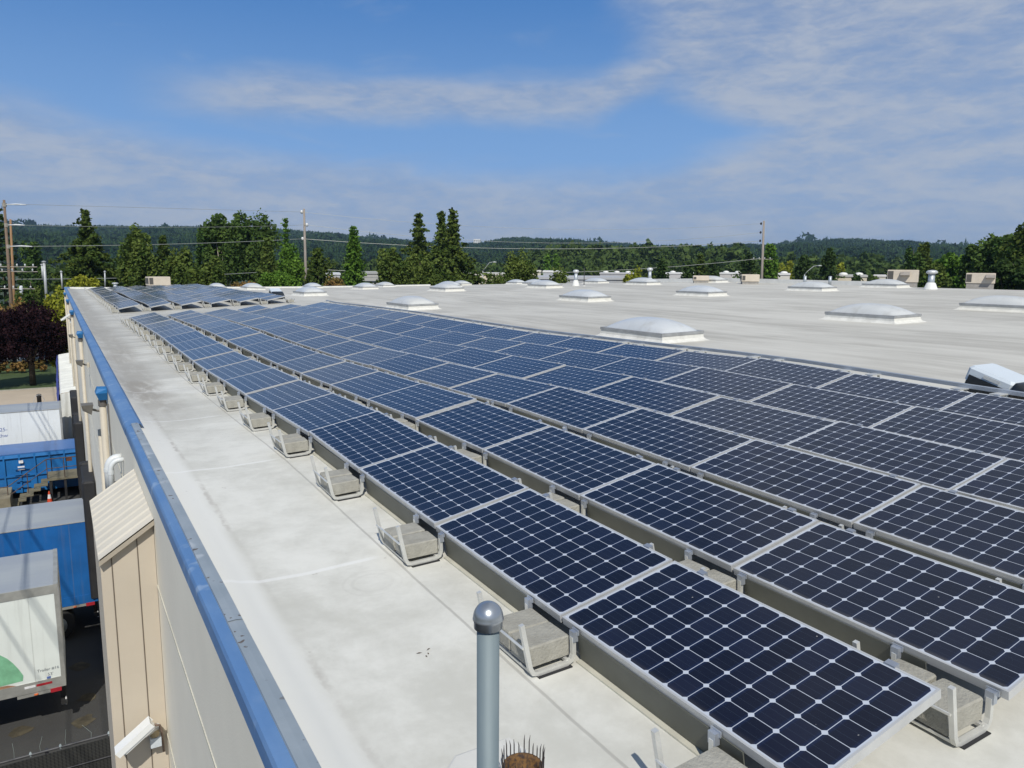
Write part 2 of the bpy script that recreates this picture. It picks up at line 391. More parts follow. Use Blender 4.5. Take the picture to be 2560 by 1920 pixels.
CELL=cell_mat(); ALU=M('panel_frame_aluminium',(.57,.575,.565),.42,.3,var=.08,scale=4); 
PW,PL=.808,1.58
def frame_mesh():
    b=MB(); w=.011; h=.042
    for (x0,x1,y0,y1) in ((0,w,0,PL),(PW-w,PW,0,PL),(w,PW-w,0,w),(w,PW-w,PL-w,PL)): b.box(x0,x1,y0,y1,-h,.0015)
    return b.mesh('frame',ALU)
FRM=frame_mesh(); LAM=MB().box(.011,PW-.011,.011,PL-.011,-.006,0).mesh('cell_sheet',CELL)
CLM=M('clamp_zinc',(.50,.54,.60),.4,.6,var=.15)
def clip_mesh():
    return [MB().box(PW-.012,PW+.022,y-.025,y+.025,-.03,.010).mesh('clip',CLM) for y in (.22,1.36)]
CLIP=clip_mesh()
TILT=.1585; PITCHX=1.2213
def place_panel(x0,y0,dy=PL):
    z0=lowz(x0,y0); z1=lowz(x0,y0+dy); xh=x0+PW*math.cos(TILT)
    e2=Vector((0,dy,z1-z0+random.gauss(0,.006))).normalized()
    rr=math.sin(TILT)*PW+lowz(xh,y0+dy/2)-lowz(x0,y0+dy/2)
    e1=Vector((math.cos(TILT)*PW,0,rr)); e1=(e1-e2*e1.dot(e2)).normalized()
    tw=random.gauss(0,.0035); e1=(e1+Vector((0,0,tw))).normalized(); e1=(e1-e2*e1.dot(e2)).normalized()
    e3=e1.cross(e2); mx=Matrix.Identity(4)
    for i,a in enumerate((e1,e2,e3)):
        for j in range(3): mx[j][i]=a[j]
    mx.translation=(x0,y0,z0+random.gauss(0,.003))
    return mx
proto=None
def panel(x0,y0,label,group):
    global proto
    if proto is None:
        proto=thing('solar_panel',label,'solar panel',(0,0,0),0,group)
        link('frame',FRM,proto); link('cell_sheet',LAM,proto); [link('clip',c,proto) for c in CLIP]
        o=proto
    else:
        o=copy_tree(proto); tag(o,label,'solar panel',group)
    o.matrix_world=place_panel(x0,y0)
    return o
NB1,NB2,YB2=18,20,34.35
YOFF=[0,-.057,0,.02,-.02,.01]
for r in range(6):
    for n in range(NB1):
        panel(r*PITCHX,YOFF[r]+n*1.6+.008,'solar panel, %s from the near end in row %s from the blue eave, near array'%(ORD[n],['one','two','three','four','five','six'][r]),'solar panels of the near array')
for r in range(6):
    for n in range(NB2):
        panel(r*PITCHX,YB2+.03*r+n*1.6,'solar panel, %s from the near end in row %s from the blue eave, far array'%(ORD[n],['one','two','three','four','five','six'][r]),'solar panels of the far array')
# ------------------------------------------------------------------ ballast trays, blocks, deflectors
ZN=M('tray_metal',(.74,.74,.70),.4,.45,var=.10,scale=5); RUB=M('pad_rubber',(.02,.02,.022),.85)
CON=M('concrete_block',(.40,.39,.34),.9,var=.14,scale=9,bump=.5,bscale=70)
def upath(yy):
    P=[(-.325,yy,.305),(-.283,yy,.06),(-.268,yy,.028),(-.235,yy,.018),(-.06,yy,.018),(-.030,yy,.03),(-.018,yy,.06),(-.018,yy,.155)]
    return P
def tray_meshes():
    fr=[MB().tube(upath(yy),.0165,4,square=True).mesh('frame',ZN) for yy in (-.15,.30)]
    rod=[MB().tube([(-.318,-.15,.175),(-.318,.30,.175)],.007,6).mesh('cross_rod',ZN)]+[MB().box(x0,x1,-.15,.30,.02,.034).mesh('cross_bar',ZN) for x0,x1 in ((-.275,-.25),(-.06,-.04))]
    pad=[MB().box(-.245,-.04,yy-.028,yy+.028,.0,.007).mesh('rubber_pad',RUB) for yy in (-.15,.30)]
    cl=[MB().box(-.026,.002,yy-.02,yy+.02,.13,.185).box(-.004,.004,yy-.028,yy+.028,.165,.192).mesh('bracket',CLM) for yy in (-.15,.30)]
    return fr,rod,pad,cl
TFR,TROD,TPAD,TCL=tray_meshes()
t=NT(CON.node_tree); bs=CON.node_tree.nodes['Principled BSDF']; old=bs.inputs['Base Color'].links[0].from_socket; oi=t.n('ShaderNodeObjectInfo'); rn=S(t,oi.outputs['Random'])
st_=t.noise(t.xyz(t.sep(t.coord('Object'))[0]*6.,t.sep(t.coord('Object'))[1]*6.,rn*30.),1.,4,.6)
t.put(bs.inputs['Base Color'],t.mix(t.step(st_,.5,.72)*.4,t.mix(rn*.45,old,(.30,.285,.235)),(.22,.205,.17)))
BLKM=MB().cbox(-.125,.125,-.095,.095,0,.105,.008).mesh('concrete_block',CON)
def tray(x,y,label,group,blk,n=1,last=-1):
    y+= .16 if n==0 else (-.32 if n in (NB1,NB2) and n==last else 0.)
    o=thing('ballast_tray',label,'ballast tray',(x,y,rz(x-.15,y)+.004),0,group)
    o.rotation_euler=(0,-math.atan(SLOPE),random.gauss(0,.012))
    for f in TFR: link('frame',f,o)
    for me in TROD+TPAD+TCL: link(me.name.split('.')[0],me,o)
    for k,yy in enumerate((-.03,.175)):
        c=link('concrete_block',BLKM); c.location=(x-.150+random.uniform(-.012,.012),y+yy+.0,rz(x-.15,y)+.042); c.rotation_euler=(0,-math.atan(SLOPE),random.gauss(0,.045)); c.scale=(1,1,random.uniform(.95,1.06))
        tag(c,'%s concrete block in %s'%(('nearer','farther')[k],blk),'concrete block','concrete ballast blocks')
    return o
rowname=['the eave side of the near array','the first gap of the near array','the second gap of the near array']
for g in range(3):
    for n in range(NB1+1):
        tray(g*PITCHX,n*1.6,'metal ballast tray, %s from the near end along %s'%(ORD[n],rowname[g]),'ballast trays','%s tray from the near end, %s'%(ORD[n],['eave side, near array','first gap, near array','second gap, near array'][g]),n,NB1)
for g in (3,4,5):
    for n in (0,1):
        tray(g*PITCHX,n*1.6,'metal ballast tray, %s from the near end, gap %s of the near array'%(ORD[n],ORD[g-1]),'ballast trays','tray %s of gap %s'%(ORD[n],ORD[g-1]),n)
for g in range(7):
    for n in ((0,) if g else range(NB2+1)):
        tray(g*PITCHX,YB2+n*1.6,('metal ballast tray, %s from the near end along the eave side of the far array'%ORD[n]) if g==0 else 'metal ballast tray at the near end of gap %s in the far array'%ORD[g-1],'ballast trays',('far-array eave tray %s'%ORD[n]) if g==0 else 'near-end tray of far-array gap %s'%ORD[g-1],n,NB2)
DEF=M('deflector_sheet',(.125,.13,.11),.55,.2,var=.1,scale=3); DLIP=M('deflector_lip',(.6,.58,.48),.5)
dm=MB(); L=1.6-.47
dm.add([(.004,.32,.165),(.004,.32+L,.165),(.03,.32+L,.012),(.03,.32,.012),(.010,.32,.165),(.010,.32+L,.165),(.036,.32+L,.012),(.036,.32,.012)],[(0,1,2,3),(4,7,6,5),(0,3,7,4),(1,5,6,2),(3,2,6,7),(0,4,5,1)])
DM=dm.mesh('plate',DEF); DL=MB().box(.0,.03,.32,.32+L,.002,.010).mesh('lower_lip',DLIP)
for g in range(3):
    for n in range(NB1):
        y=n*1.6; z0,z1=rz(g*PITCHX,y+.3),rz(g*PITCHX,y+1.45)
        o=thing('wind_deflector','dark sheet wind deflector, %s from the near end under panel row %s'%(ORD[n],['one','two','three'][g]),'wind deflector',(g*PITCHX,y,z0-.3*(z1-z0)/1.15),0,'wind deflectors under the panels')
        o.rotation_euler=(math.atan2(z1-z0,1.15),-math.atan(SLOPE),0)
        link('plate',DM,o); link('lower_lip',DL,o)
# rail behind the last row
b=MB(); v=[]; k=24
for i in range(k+1):
    y=-.2+i*29.3/k; z=lowz(7.2,y)+.105; v+=[(7.18,y,z),(7.18,y,z+.045),(7.225,y,z+.05),(7.225,y,z)]
b.add(v,[(i*4+a,i*4+(a+1)%4,i*4+4+(a+1)%4,i*4+4+a) for i in range(k) for a in range(4)])
rl=thing('end_rail','long galvanised rail on brackets behind the last row of panels','rail',(0,0,0))
b.obj('rail',M('rail_metal',(.46,.50,.55),.42,.6,var=.1),rl)
for n in range(19):
    y=n*1.6; z=lowz(7.2,y)
    for d in (-.15,.3):
        b=MB(); b.tube([(7.20,y+d,z+.11),(7.30,y+d,z-.17),(7.52,y+d,z-.18)],.016,4,square=True); b.obj('stand',ZN,rl)
        MB().box(7.0,7.185,y+d-.06,y+d+.06,z+.10,z+.112).obj('bracket',ZN,rl)
# ------------------------------------------------------------------ skylights
DOME=M('dome_acrylic',(.54,.57,.59),.28,0,var=.04,scale=1.5,spec=.5); SKF=M('skylight_frame',(.42,.43,.43),.5,.4,var=.12,scale=5); CURB=M('curb_membrane',(.72,.72,.68),.7,var=.10,scale=4)
def sky_meshes():
    LX,LY=1.24,2.24
    b=MB()
    def ring(i,z): return [(-LX/2-i,-LY/2-i,z),(LX/2+i,-LY/2-i,z),(LX/2+i,LY/2+i,z),(-LX/2-i,LY/2+i,z)]
    pr=[(.19,-.03),(.12,.012),(.05,.04),(.015,.08),(0,.19)]
    v=[p for i,z in pr for p in ring(i,z)]
    f=[(j*4+i,j*4+(i+1)%4,j*4+4+(i+1)%4,j*4+4+i) for j in range(len(pr)-1) for i in range(4)]
    b.add(v,f+[tuple(range(16,20))]); curb=b.mesh('curb',CURB)
    b=MB(); o=.02
    for (x0,x1,y0,y1) in ((-LX/2-o,-LX/2+.07,-LY/2-o,LY/2+o),(LX/2-.07,LX/2+o,-LY/2-o,LY/2+o),(-LX/2+.07,LX/2-.07,-LY/2-o,-LY/2+.07),(-LX/2+.07,LX/2-.07,LY/2-.07,LY/2+o)): b.box(x0,x1,y0,y1,  .168,.232)
    frm=b.mesh('frame',SKF)
    n1,n2=18,26; v=[]
    for j in range(n2+1):
        for i in range(n1+1):
            s=-1+2*i/n1; t=-1+2*j/n2
            h=((1-abs(s)**2.3)*(1-abs(t)**2.3))**.62
            v.append((s*(LX/2-.05),t*(LY/2-.05),  .222+.285*h))
    b=MB().add(v,[(j*(n1+1)+i,j*(n1+1)+i+1,(j+1)*(n1+1)+i+1,(j+1)*(n1+1)+i) for j in range(n2) for i in range(n1)])
    return curb,frm,b.mesh('dome',DOME,True)
for Mt,amt in ((DOME,.30),(CURB,.35)):
    t=NT(Mt.node_tree); bs=Mt.node_tree.nodes['Principled BSDF']; old=bs.inputs['Base Color'].links[0].from_socket
    oi=t.n('ShaderNodeObjectInfo'); rn=S(t,oi.outputs['Random']); oc=t.coord('Object'); x_,y_,z_=t.sep(oc)
    gr=t.noise(t.xyz(x_*3.,y_*3.,z_*1.+rn*50.),1.,5,.65)
    c_=t.mix(rn*amt,old,(.62,.58,.46)); c_=t.mix(t.step(gr,.5,.75)*.35,c_,(.34,.33,.29)); t.put(bs.inputs['Base Color'],c_)
SKC,SKFR,SKD=sky_meshes()
COLN=['behind the panels','second column from the panels','middle column','fourth column from the panels','column by the far roof edge']
for ci,X in enumerate((9.4,17.9,25.1,33.5,40.2)):
    for ri,Y in enumerate((11.4,25.8,40.2,54.7,69.0)):
        x,y=X+.62,Y+1.12
        z=rz(x,y)
        if X==40.2: x-=.05
        o=thing('skylight','white dome skylight, %s from the near end, %s'%(ORD[ri],'column '+COLN[ci] if ci==0 else COLN[ci]),'skylight',(x,y,z),0,'dome skylights on the white roof')
        o.rotation_euler=(0,-math.atan((rz(x+.6,y)-rz(x-.6,y))/1.2),0)
        link('curb',SKC,o); link('frame',SKFR,o); link('dome',SKD,o)
exec_later=[]
# ------------------------------------------------------------------ things on the roof
def vent_pipe(x,y,h,r,label,cone=True,cap=True,col=(.52,.55,.57)):
    z=rz(x,y)
    o=thing('vent_pipe',label,'vent pipe',(x,y,z),0,'roof vent pipes')
    if cone: MB().lathe([(r*2.3,-.02),(r*2.1,.02),(r*1.35,h*.33),(r*1.05,h*.36)],16).obj('flashing_boot',WHITE,o,True)
    MB().lathe([(r,0),(r,h*.82)],16).obj('pipe',M('vent_metal',(.45,.49,.52),.45,.4,var=.12,scale=6),o,True)
    if cap: MB().lathe([(r*1.0,h*.80),(r*1.75,h*.86),(r*1.75,h*.93),(r*1.2,h),(r*.3,h*1.02)],16).obj('cap',M('vent_cap',(.62,.64,.64),.45,.3,var=.08),o,True)
    return o
vent_pipe(30.4,44.4,1.15,.13,'slim white-footed vent pipe with mushroom cap between distant skylights')
vent_pipe(39.9,23.6,1.05,.17,'stout white vent pipe beside the last skylight, next to the tan rooftop unit')
vent_pipe(37.2,44.2,1.2,.13,'vent pipe with cap poking up behind a distant skylight')
vent_pipe(2.2,72.6,.55,.15,'small mushroom vent near the far white parapet')
vent_pipe(40.6,32.6,.75,.10,'left of two short stub vents beyond the right-hand skylights',cone=False,cap=False)
vent_pipe(40.9,30.9,.75,.10,'right of two short stub vents beyond the right-hand skylights',cone=False,cap=False)
pl=thing('roof_pole','thin dark pole standing among the distant skylights','pole',(29.4,42.0,rz(29.4,42.0)))
MB().tube([(0,0,0),(0,0,1.25)],.028,8).obj('shaft',M('dark_pole',(.06,.06,.06),.6),pl); MB().lathe([(.10,0),(.10,.03),(.04,.05)],10).obj('foot',WHITE,pl)
TAN=M('unit_tan_paint',(.60,.53,.43),.6,var=.06,scale=2); GRI=M('coil_grille',(.10,.095,.085),.7,var=.2,scale=20)
def hvac(loc,w,d,h,label,rot,hood=0,base=.25):
    o=thing('rooftop_unit',label,'air conditioner',loc,rot,'tan rooftop air conditioners')
    b=MB(); b.cbox(-w/2,w/2,-d/2,d/2,.08,h,.02); b.box(-w/2+.03,w/2-.03,-d/2+.03,d/2-.03,h-.001,h+.02); b.obj('housing',TAN,o)
    MB().box(-w/2+.05,w/2-.05,-d/2+.05,d/2-.05,-base,.08).obj('base_curb',M('unit_curb',(.35,.33,.30),.7),o)
    b=MB(); b.box(-w/2-.012,-w/2+.001,-d/2+.1,d/2-.1,.2,h-.1); b.box(-w/2+.04,-w/2+w*.20,-d/2-.012,-d/2+.001,.16,h-.07)
    b.obj('grille',GRI,o)
    if hood:
        b=MB(); x0,x1=(-.15,.45) if hood==1 else (w/2-.55,w/2-.02)
        b.add([(x0,-d/2,h*.88),(x1,-d/2,h*.88),(x0,-d/2-.42,h*.62),(x1,-d/2-.42,h*.62),(x0,-d/2,h*.55),(x1,-d/2,h*.55)],[(0,2,3,1),(2,4,5,3),(0,4,2),(1,3,5)])
        b.obj('intake_hood',M('hood_metal',(.33,.30,.26),.6),o)
    return o
hvac((5.4,71.0,rz(5.4,71)+.25),1.75,1.1,.78,'small tan rooftop unit by the far parapet, behind the far array',.15)
hvac((39.6,41.2,rz(39.6,41.2)+.1),1.15,.9,.42,'low tan rooftop box between two distant skylights',-.7)
hvac((39.9,36.7,rz(39.9,36.7)+.1),1.2,.95,.55,'tan rooftop box beside the distant utility pole',-.7)
def unit_at(px0,px1,pt,pb,D,label,rot,hood):
    a,b_=at_dist(px0,pb,D),at_dist(px1,pb,D); t=at_dist(px0,pt,D)
    c=(a+b_)/2; w=(a-b_).length
    return hvac((c.x,c.y,c.z),w*.93,w*.55,t.z-c.z,label,rot,hood,base=c.z-NZ-.1)
unit_at(2215,2298,675,708,62,'large tan rooftop unit with slanted hood, behind the right-hand skylights',-1.05,1)
unit_at(2411,2490,683,711,60,'large tan rooftop unit with side hood, farthest right on the roofs',-1.1,2)
# inverters on the racking
def inverter(x,y,label):
    o=thing('inverter',label,'inverter',(x,y,lowz(x,y)),0,'inverters at the ends of the arrays'); 
    mx=Matrix.Translation((0,0,.065))@Matrix.Rotation(R_(17),4,'X')
    def crv(x0,x1,y0,y1,z0,z1,c): return MB().cbox(x0,x1,y0,y1,z0,z1,c,mx)
    WI=M('inverter_shell',(.60,.66,.70),.35,var=.03,spec=.6); BI=M('inverter_black',(.022,.026,.03),.3,var=.1)
    crv(-.27,.27,-.05,.52,-.06,.13,.035).obj('cover',WI,o)
    MB().box(-.282,-.268,-.02,.47,-.17,.02,mx).obj('heat_sink',BI,o)
    crv(-.25,.25,-.05,.50,-.19,-.06,.01).obj('back_shell',M('inverter_back',(.12,.13,.14),.5),o)
    b=MB(); n=10; v=[]
    for i in range(n+1):
        a=i/n; yy=-.05-.50*a; zt=.135-.16*a*a; v+=[(-.285,yy,-.06+.02*a),(-.285,yy,zt-.03),(-.25,yy,zt),(.25,yy,zt),(.285,yy,zt-.03),(.285,yy,-.06+.02*a)]
    v=[tuple(mx@Vector(p)) for p in v]
    b.add(v,[(i*6+k,i*6+(k+1)%6,i*6+6+(k+1)%6,i*6+6+k) for i in range(n) for k in range(6)]+[tuple(range(5,-1,-1)),tuple(n*6+k for k in range(6))])
    b.obj('connection_lid',BI,o,True)
    MB().box(-.288,-.281,.10,.30,.045,.085,mx).obj('label_plate',M('plate_grey',(.62,.64,.62),.5),o)
    b=MB()
    for sx in (-.2,.2):
        b.tube([(sx,.45,-.18),(sx,.45,.16)],.018,4,square=True); b.tube([(sx,-.42,-.18),(sx,-.42,-.04)],.018,4,square=True); b.tube([(sx,-.5,-.18),(sx,.55,-.18)],.018,4,square=True)
    b.obj('rack',ZN,o)
    return o
inverter(7.74,3.16,'white and black inverter box on a tilted rack behind the near panels')
inverter(7.45,38.2,'small white and black inverter box at the corner of the far array')
# domed guard post by the camera and the rusty vent basket
PT=at_dist(1220.5,1504.5,1.10); PX,PY=PT.x,PT.y
gp=thing('guard_post','grey galvanised post with a domed cap, bracketed to the near end of the wall','post',(PX,PY,-.9))
GP=M('galvanised_post',(.20,.245,.26),.62,.15,var=.16,scale=12,stretch=(1,1,.12),col2=(.135,.18,.20))
ht=PT.z+.9; k_=.5366
MB().lathe([(.0325*k_,0),(.0325*k_,ht-.075*k_)],28).obj('pipe',GP,gp,True)
CAPM=M('post_cap_metal',(.42,.45,.48),.30,.75,var=.08,scale=20)
pc=[(.0345,-.076),(.0408,-.076),(.0412,-.054),(.0440,-.052),(.0446,-.049),(.0440,-.046)]+[(.0432*math.cos(a),-.045+.045*math.sin(a)) for a in np.linspace(.05,1.52,14)]
MB().lathe([(r*k_,ht+z*k_) for r,z in pc],28).obj('cap',CAPM,gp,True)
for zb_ in (.08,.5): MB().box(-.022,XW-PX-.001,-.03,.03,zb_,zb_+.05).obj('bracket',GAL,gp)
vx,vy=-.725,.80; vz=rz(vx,vy)
vb=thing('vent_basket','rusty round roof vent crowned with a ring of upright spikes','roof vent',(vx,vy,vz))
RUST=M('rust',(.20,.105,.030),.85,.1,var=.25,scale=60,col2=(.035,.022,.020)); SPK=M('spike_steel',(.06,.05,.05),.6,.3,var=.3,scale=40)
MB().lathe([(.088,0),(.086,.085),(.080,.10),(.072,.102),(.062,.085),(.055,.045),(.02,.04)],32).obj('cup',RUST,vb,True)
for k in range(26):
    a=2*math.pi*k/26+random.gauss(0,.03); r=.083; l=random.choice((.045,.055,.07,.085))
    MB().tube([(r*math.cos(a),r*math.sin(a),.07),(r*1.02*math.cos(a),r*1.02*math.sin(a),.09+l*.7),(r*1.06*math.cos(a)+random.gauss(0,.002),r*1.06*math.sin(a),.09+l)],[.0028,.0024,.0006],5).obj('spike',SPK,vb)
b=MB(); n=8; v=[(.34*math.cos(2*math.pi*(k+.5)/n)*1.15,.34*math.sin(2*math.pi*(k+.5)/n),.004) for k in range(n)]+[(.33*math.cos(2*math.pi*(k+.5)/n)*1.15,.33*math.sin(2*math.pi*(k+.5)/n),.007) for k in range(n)]
b.add(v,[(k,(k+1)%n,n+(k+1)%n,n+k) for k in range(n)]+[tuple(range(n,2*n))]); b.obj('membrane_patch',M('patch_membrane',(.64,.632,.585),.65,var=.06,scale=5),vb)
# leaf litter and twigs on the roof
b=MB()
for (lx,ly) in ((-1.28,1.35),(-1.25,1.42),(-1.30,1.28),(-.62,1.95),(-.66,1.98),(-.64,1.93),(-.60,1.99),(-1.0,1.7),(-1.12,2.9),(-1.3,5.2),(-1.27,6.4),(-1.22,4.3)):
    z=rz(lx,ly)+.004; a=random.uniform(0,3.1); l=random.uniform(.008,.02)
    b.add([(lx-l*math.cos(a),ly-l*math.sin(a),z),(lx+.004*math.sin(a),ly-.004*math.cos(a),z+.003),(lx+l*math.cos(a),ly+l*math.sin(a),z),(lx-.004*math.sin(a),ly+.004*math.cos(a),z+.002)],[(0,1,2,3)])
tag(b.obj('leaf_litter',M('dry_leaf',(.10,.065,.035),.9)),'brown leaf scraps scattered on the white roof by the eave','leaf litter',None,'stuff')
# ------------------------------------------------------------------ wall-mounted things
lm=M('lamp_housing',(.16,.15,.13),.6,var=.1)
def floodlight(y,z,label,s=1.):
    o=thing('floodlight',label,'floodlight',(XW,y,z),0,'floodlights along the dock wall')
    b=MB(); b.add([(-.36*s,-.16*s,.05*s),(-.16*s,-.16*s,.05*s),(-.36*s,.16*s,.05*s),(-.16*s,.16*s,.05*s),(-.34*s,-.13*s,-.05*s),(-.20*s,-.13*s,-.14*s),(-.34*s,.13*s,-.05*s),(-.20*s,.13*s,-.14*s)],[(0,1,3,2),(4,6,7,5),(0,4,5,1),(2,3,7,6),(0,2,6,4),(1,5,7,3)])
    b.obj('head',lm,o)
    MB().tube([(-.20*s,0,-.05*s),(-.10,0,-.09*s),(-.003,0,-.10*s)],.022,8).obj('arm',lm,o)
    MB().cbox(-.06,-.002,-.06,.06,-.17*s,-.03*s,.01).obj('wall_box',PIPE,o)
    return o
floodlight(14.6,-.82,'grey floodlight on the dock wall just past the first blue scupper')
floodlight(20.8,-.66,'grey floodlight on the dock wall between the first and second scuppers',.85)
floodlight(34.2,-1.05,'grey floodlight far along the dock wall near the third scupper',.85)
# white elbow vents through the wall
WP=M('white_pvc',(.66,.69,.70),.4,var=.06,scale=8)
for k,(yy,r,zz) in enumerate(((9.95,.055,-.80),(9.45,.033,-.72))):
    o=thing('elbow_vent',('thicker','thinner')[k]+' white elbow pipe hooking out of the wall above the lean-to shed','vent pipe',(XW,yy,zz),0,'white elbow pipes on the wall')
    P=[(.0,0,0)]+[(-.05-.11*math.sin(a),0,-.13+.13*math.cos(a)) for a in np.linspace(0,math.pi/2,7)]+[(-.165,0,-.42)]
    MB().tube(P,r,12).obj('pipe',WP,o,True)
    MB().lathe([(r*1.15,-.18),(r*1.15,-.13)],12,(-.16,0,0)).obj('coupling',WP,o)
    MB().box(-.20,.0,-.02,.02,-.345,-.33).obj('strap',M('strap_steel',(.1,.1,.1),.5),o)
o=thing('conduit','thin dark cable conduit running down the wall beside the first downspout','conduit',(XW,12.15,0)); MB().tube([(-.02,0,-.4),(-.02,0,-1.3),(-.02,-.1,-1.9)],.012,6).obj('pipe',M('conduit_dark',(.16,.15,.14),.6),o)
# lean-to shed against the wall
SX,SY0,SY1=-2.045,5.75,7.62
SH=M('shed_siding',(.53,.465,.37),.7,var=.04,scale=1.5); SHR=M('shed_roof_metal',(.66,.61,.50),.5,var=.05,scale=2,spec=.5)
sh=thing('lean_to_shed','narrow tan lean-to shed with ribbed cream roof against the warehouse wall','shed',(0,0,0))
b=MB(); zr=lambda x: -.43-(XW-x)*.66
v=[]
for y in (SY0,SY1-.05): v+=[(SX,y,GZ),(XW-.003,y,GZ),(XW-.003,y,zr(XW)-.03),(SX,y,zr(SX)-.03)]
b.add(v,[(0,1,2,3),(4,7,6,5),(0,3,7,4),(3,2,6,7)]); b.obj('siding',SH,sh)
b=MB()
for x in (-1.955,-1.745): b.box(x-.004,x+.004,SY0-.005,SY0+.01,GZ,zr(x)-.05)
b.obj('panel_joint',M('joint_dark',(.15,.12,.09),.8),sh)
b=MB(); n=60; pv=[]
for i in range(n+1):
    y=SY0-.07+(SY1-SY0+.1)*i/n; rb=.010 if (i%6) in (0,1) else 0.
    pv+=[(XW-.002,y,zr(XW)+rb),(SX-.012,y,zr(SX-.012)+rb),(SX-.012,y,zr(SX-.012)+rb-.03)]
b.add(pv,[(i*3+k,i*3+3+k,i*3+4+k,i*3+1+k) for i in range(n) for k in (0,1)]); b.obj('roof',SHR,sh)
b=MB(); b.add([(XW-.002,SY0-.068,zr(XW)-.004),(SX-.011,SY0-.068,zr(SX-.011)-.004),(SX-.011,SY0-.068,zr(SX-.011)-.05),(XW-.002,SY0-.068,zr(XW)-.05),(XW-.002,SY0+.01,zr(XW)-.05),(SX-.011,SY0+.01,zr(SX-.011)-.05)],[(0,1,2,3),(3,2,5,4)]); b.obj('fascia_trim',M('shed_trim',(.42,.37,.29),.6),sh)
# security cameras
def cctv(loc,label,rotz=0,s=1.):
    o=thing('security_camera',label,'security camera',loc,rotz,'security cameras on the dock wall')
    w=M('camera_white',(.76,.77,.75),.4,var=.03)
    mx=Matrix.Rotation(R_(-36),4,'Y')@Matrix.Scale(s,4)
    b=MB(); b.cbox(-.30,.04,-.055,.055,-.03,.045,.012,mx); b.obj('housing',w,o)
    b=MB(); b.box(-.34,.05,-.07,.07,.05,.058,mx); b.box(-.34,.05,-.07,-.062,-.005,.05,mx); b.box(-.34,.05,.062,.07,-.005,.05,mx); b.obj('sun_shield',w,o)
    MB().box(-.304,-.299,-.04,.04,-.02,.035,mx).obj('lens',BLK,o)
    MB().tube([(-.06*s,.0,-.04*s),(-.03*s,.10*s,-.13*s),(.10*s,.16*s,-.11*s)],[.022*s,.03*s,.034*s],10).obj('arm',w,o,True)
    MB().tube([(.03*s,.02*s,.0),(.10*s,.08*s,-.06*s),(.12*s,.14*s,-.16*s),(.13*s,.16*s,-.4*s)],.012*s,6).obj('cable',M('cable_brown',(.25,.18,.14),.7),o,True)
    MB().box(.01*s,.11*s,.10*s,.20*s,-.30*s,-.20*s).obj('junction_box',M('box_grey',(.55,.60,.64),.5),o)
    MB().lathe([(.045*s,-.19*s),(.048*s,-.15*s),(.03*s,-.12*s)],12,(.055*s,.14*s,0)).obj('swivel',M('swivel_brass',(.42,.33,.19),.5),o)
    return o
cctv((-1.765,5.54,-2.305),'white security camera on the front of the tan lean-to shed',0,.92)
cctv((-1.72,44.,-.80),'white security camera far along the dock wall',0,1.3)
# ------------------------------------------------------------------ ground
def ground_mat():
    Mt=bpy.data.materials.new('ground_cover'); Mt.use_nodes=True; t=NT(Mt.node_tree); b=Mt.node_tree.nodes['Principled BSDF']
    o=t.coord('Object'); n1=t.noise(o,.02,6,.6); n2=t.noise(o,.3,5,.6)
    c=t.mix(t.step(n1*.6+n2*.4,.4,.6),(.022,.040,.014),(.045,.066,.022))
    t.put(b.inputs['Base Color'],c); b.inputs['Roughness'].default_value=.9; return Mt
b=MB(); S_=9000.; b.add([(-S_,-S_,GZ-.02),(S_,-S_,GZ-.02),(S_,S_,GZ-.02),(-S_,S_,GZ-.02)],[(0,1,2,3)])
tag(b.obj('ground',ground_mat()),kind='structure')
ASP=M('asphalt',(.050,.050,.048),.9,var=.22,scale=.35,bump=.3,bscale=25,col2=(.034,.034,.034))
def slab(name,x0,x1,y0,y1,z,m): return tag(MB().add([(x0,y0,z),(x1,y0,z),(x1,y1,z),(x0,y1,z)],[(0,1,2,3)]).obj(name,m),kind='structure')
slab('dock_yard',-45,XW,-30,66.5,GZ-.012,ASP)
CONC=M('concrete_apron',(.47,.40,.31),.85,var=.06,scale=.4)
slab('concrete_apron',-45,XW-.0,58.5,78.5,GZ-.004,CONC)
GRASS=M('lawn',(.060,.095,.022),.95,var=.25,scale=.5,bump=.6,bscale=12,col2=(.035,.060,.014))
slab('lawn',-45,XW,78.5,99,GZ-.008,GRASS)
MB().box(-45,XW,78.42,78.6,GZ-.02,GZ+.1).obj('kerb',CON); tag(bpy.data.objects['kerb'],kind='structure')
slab('road',-300,300,104,116,GZ-.004,M('road_asphalt',(.12,.12,.115),.9,var=.1,scale=.2))
slab('verge',-60,30,116.5,140,GZ-.008,M('verge_grass',(.13,.155,.035),.95,var=.2,scale=.15))
slab('car_park',44,330,70,330,GZ-.012,M('car_park_asphalt',(.10,.10,.098),.9,var=.1,scale=.1))
# oil stains on the yard
b=MB()
for k in range(26):
    x,y=random.uniform(-7,-1.9),random.uniform(13,23); r=random.uniform(.05,.3); n=9
    b.add([(x+r*random.uniform(.6,1.2)*math.cos(2*math.pi*i/n),y+r*random.uniform(.6,1.2)*math.sin(2*math.pi*i/n),GZ-.006+k*.0001) for i in range(n)],[tuple(range(n))])
tag(b.obj('leaf_drift',M('dry_grass_drift',(.085,.072,.045),.95,var=.3,scale=3)),'patches of dry leaves blown over the dock yard','leaf litter',None,'stuff')
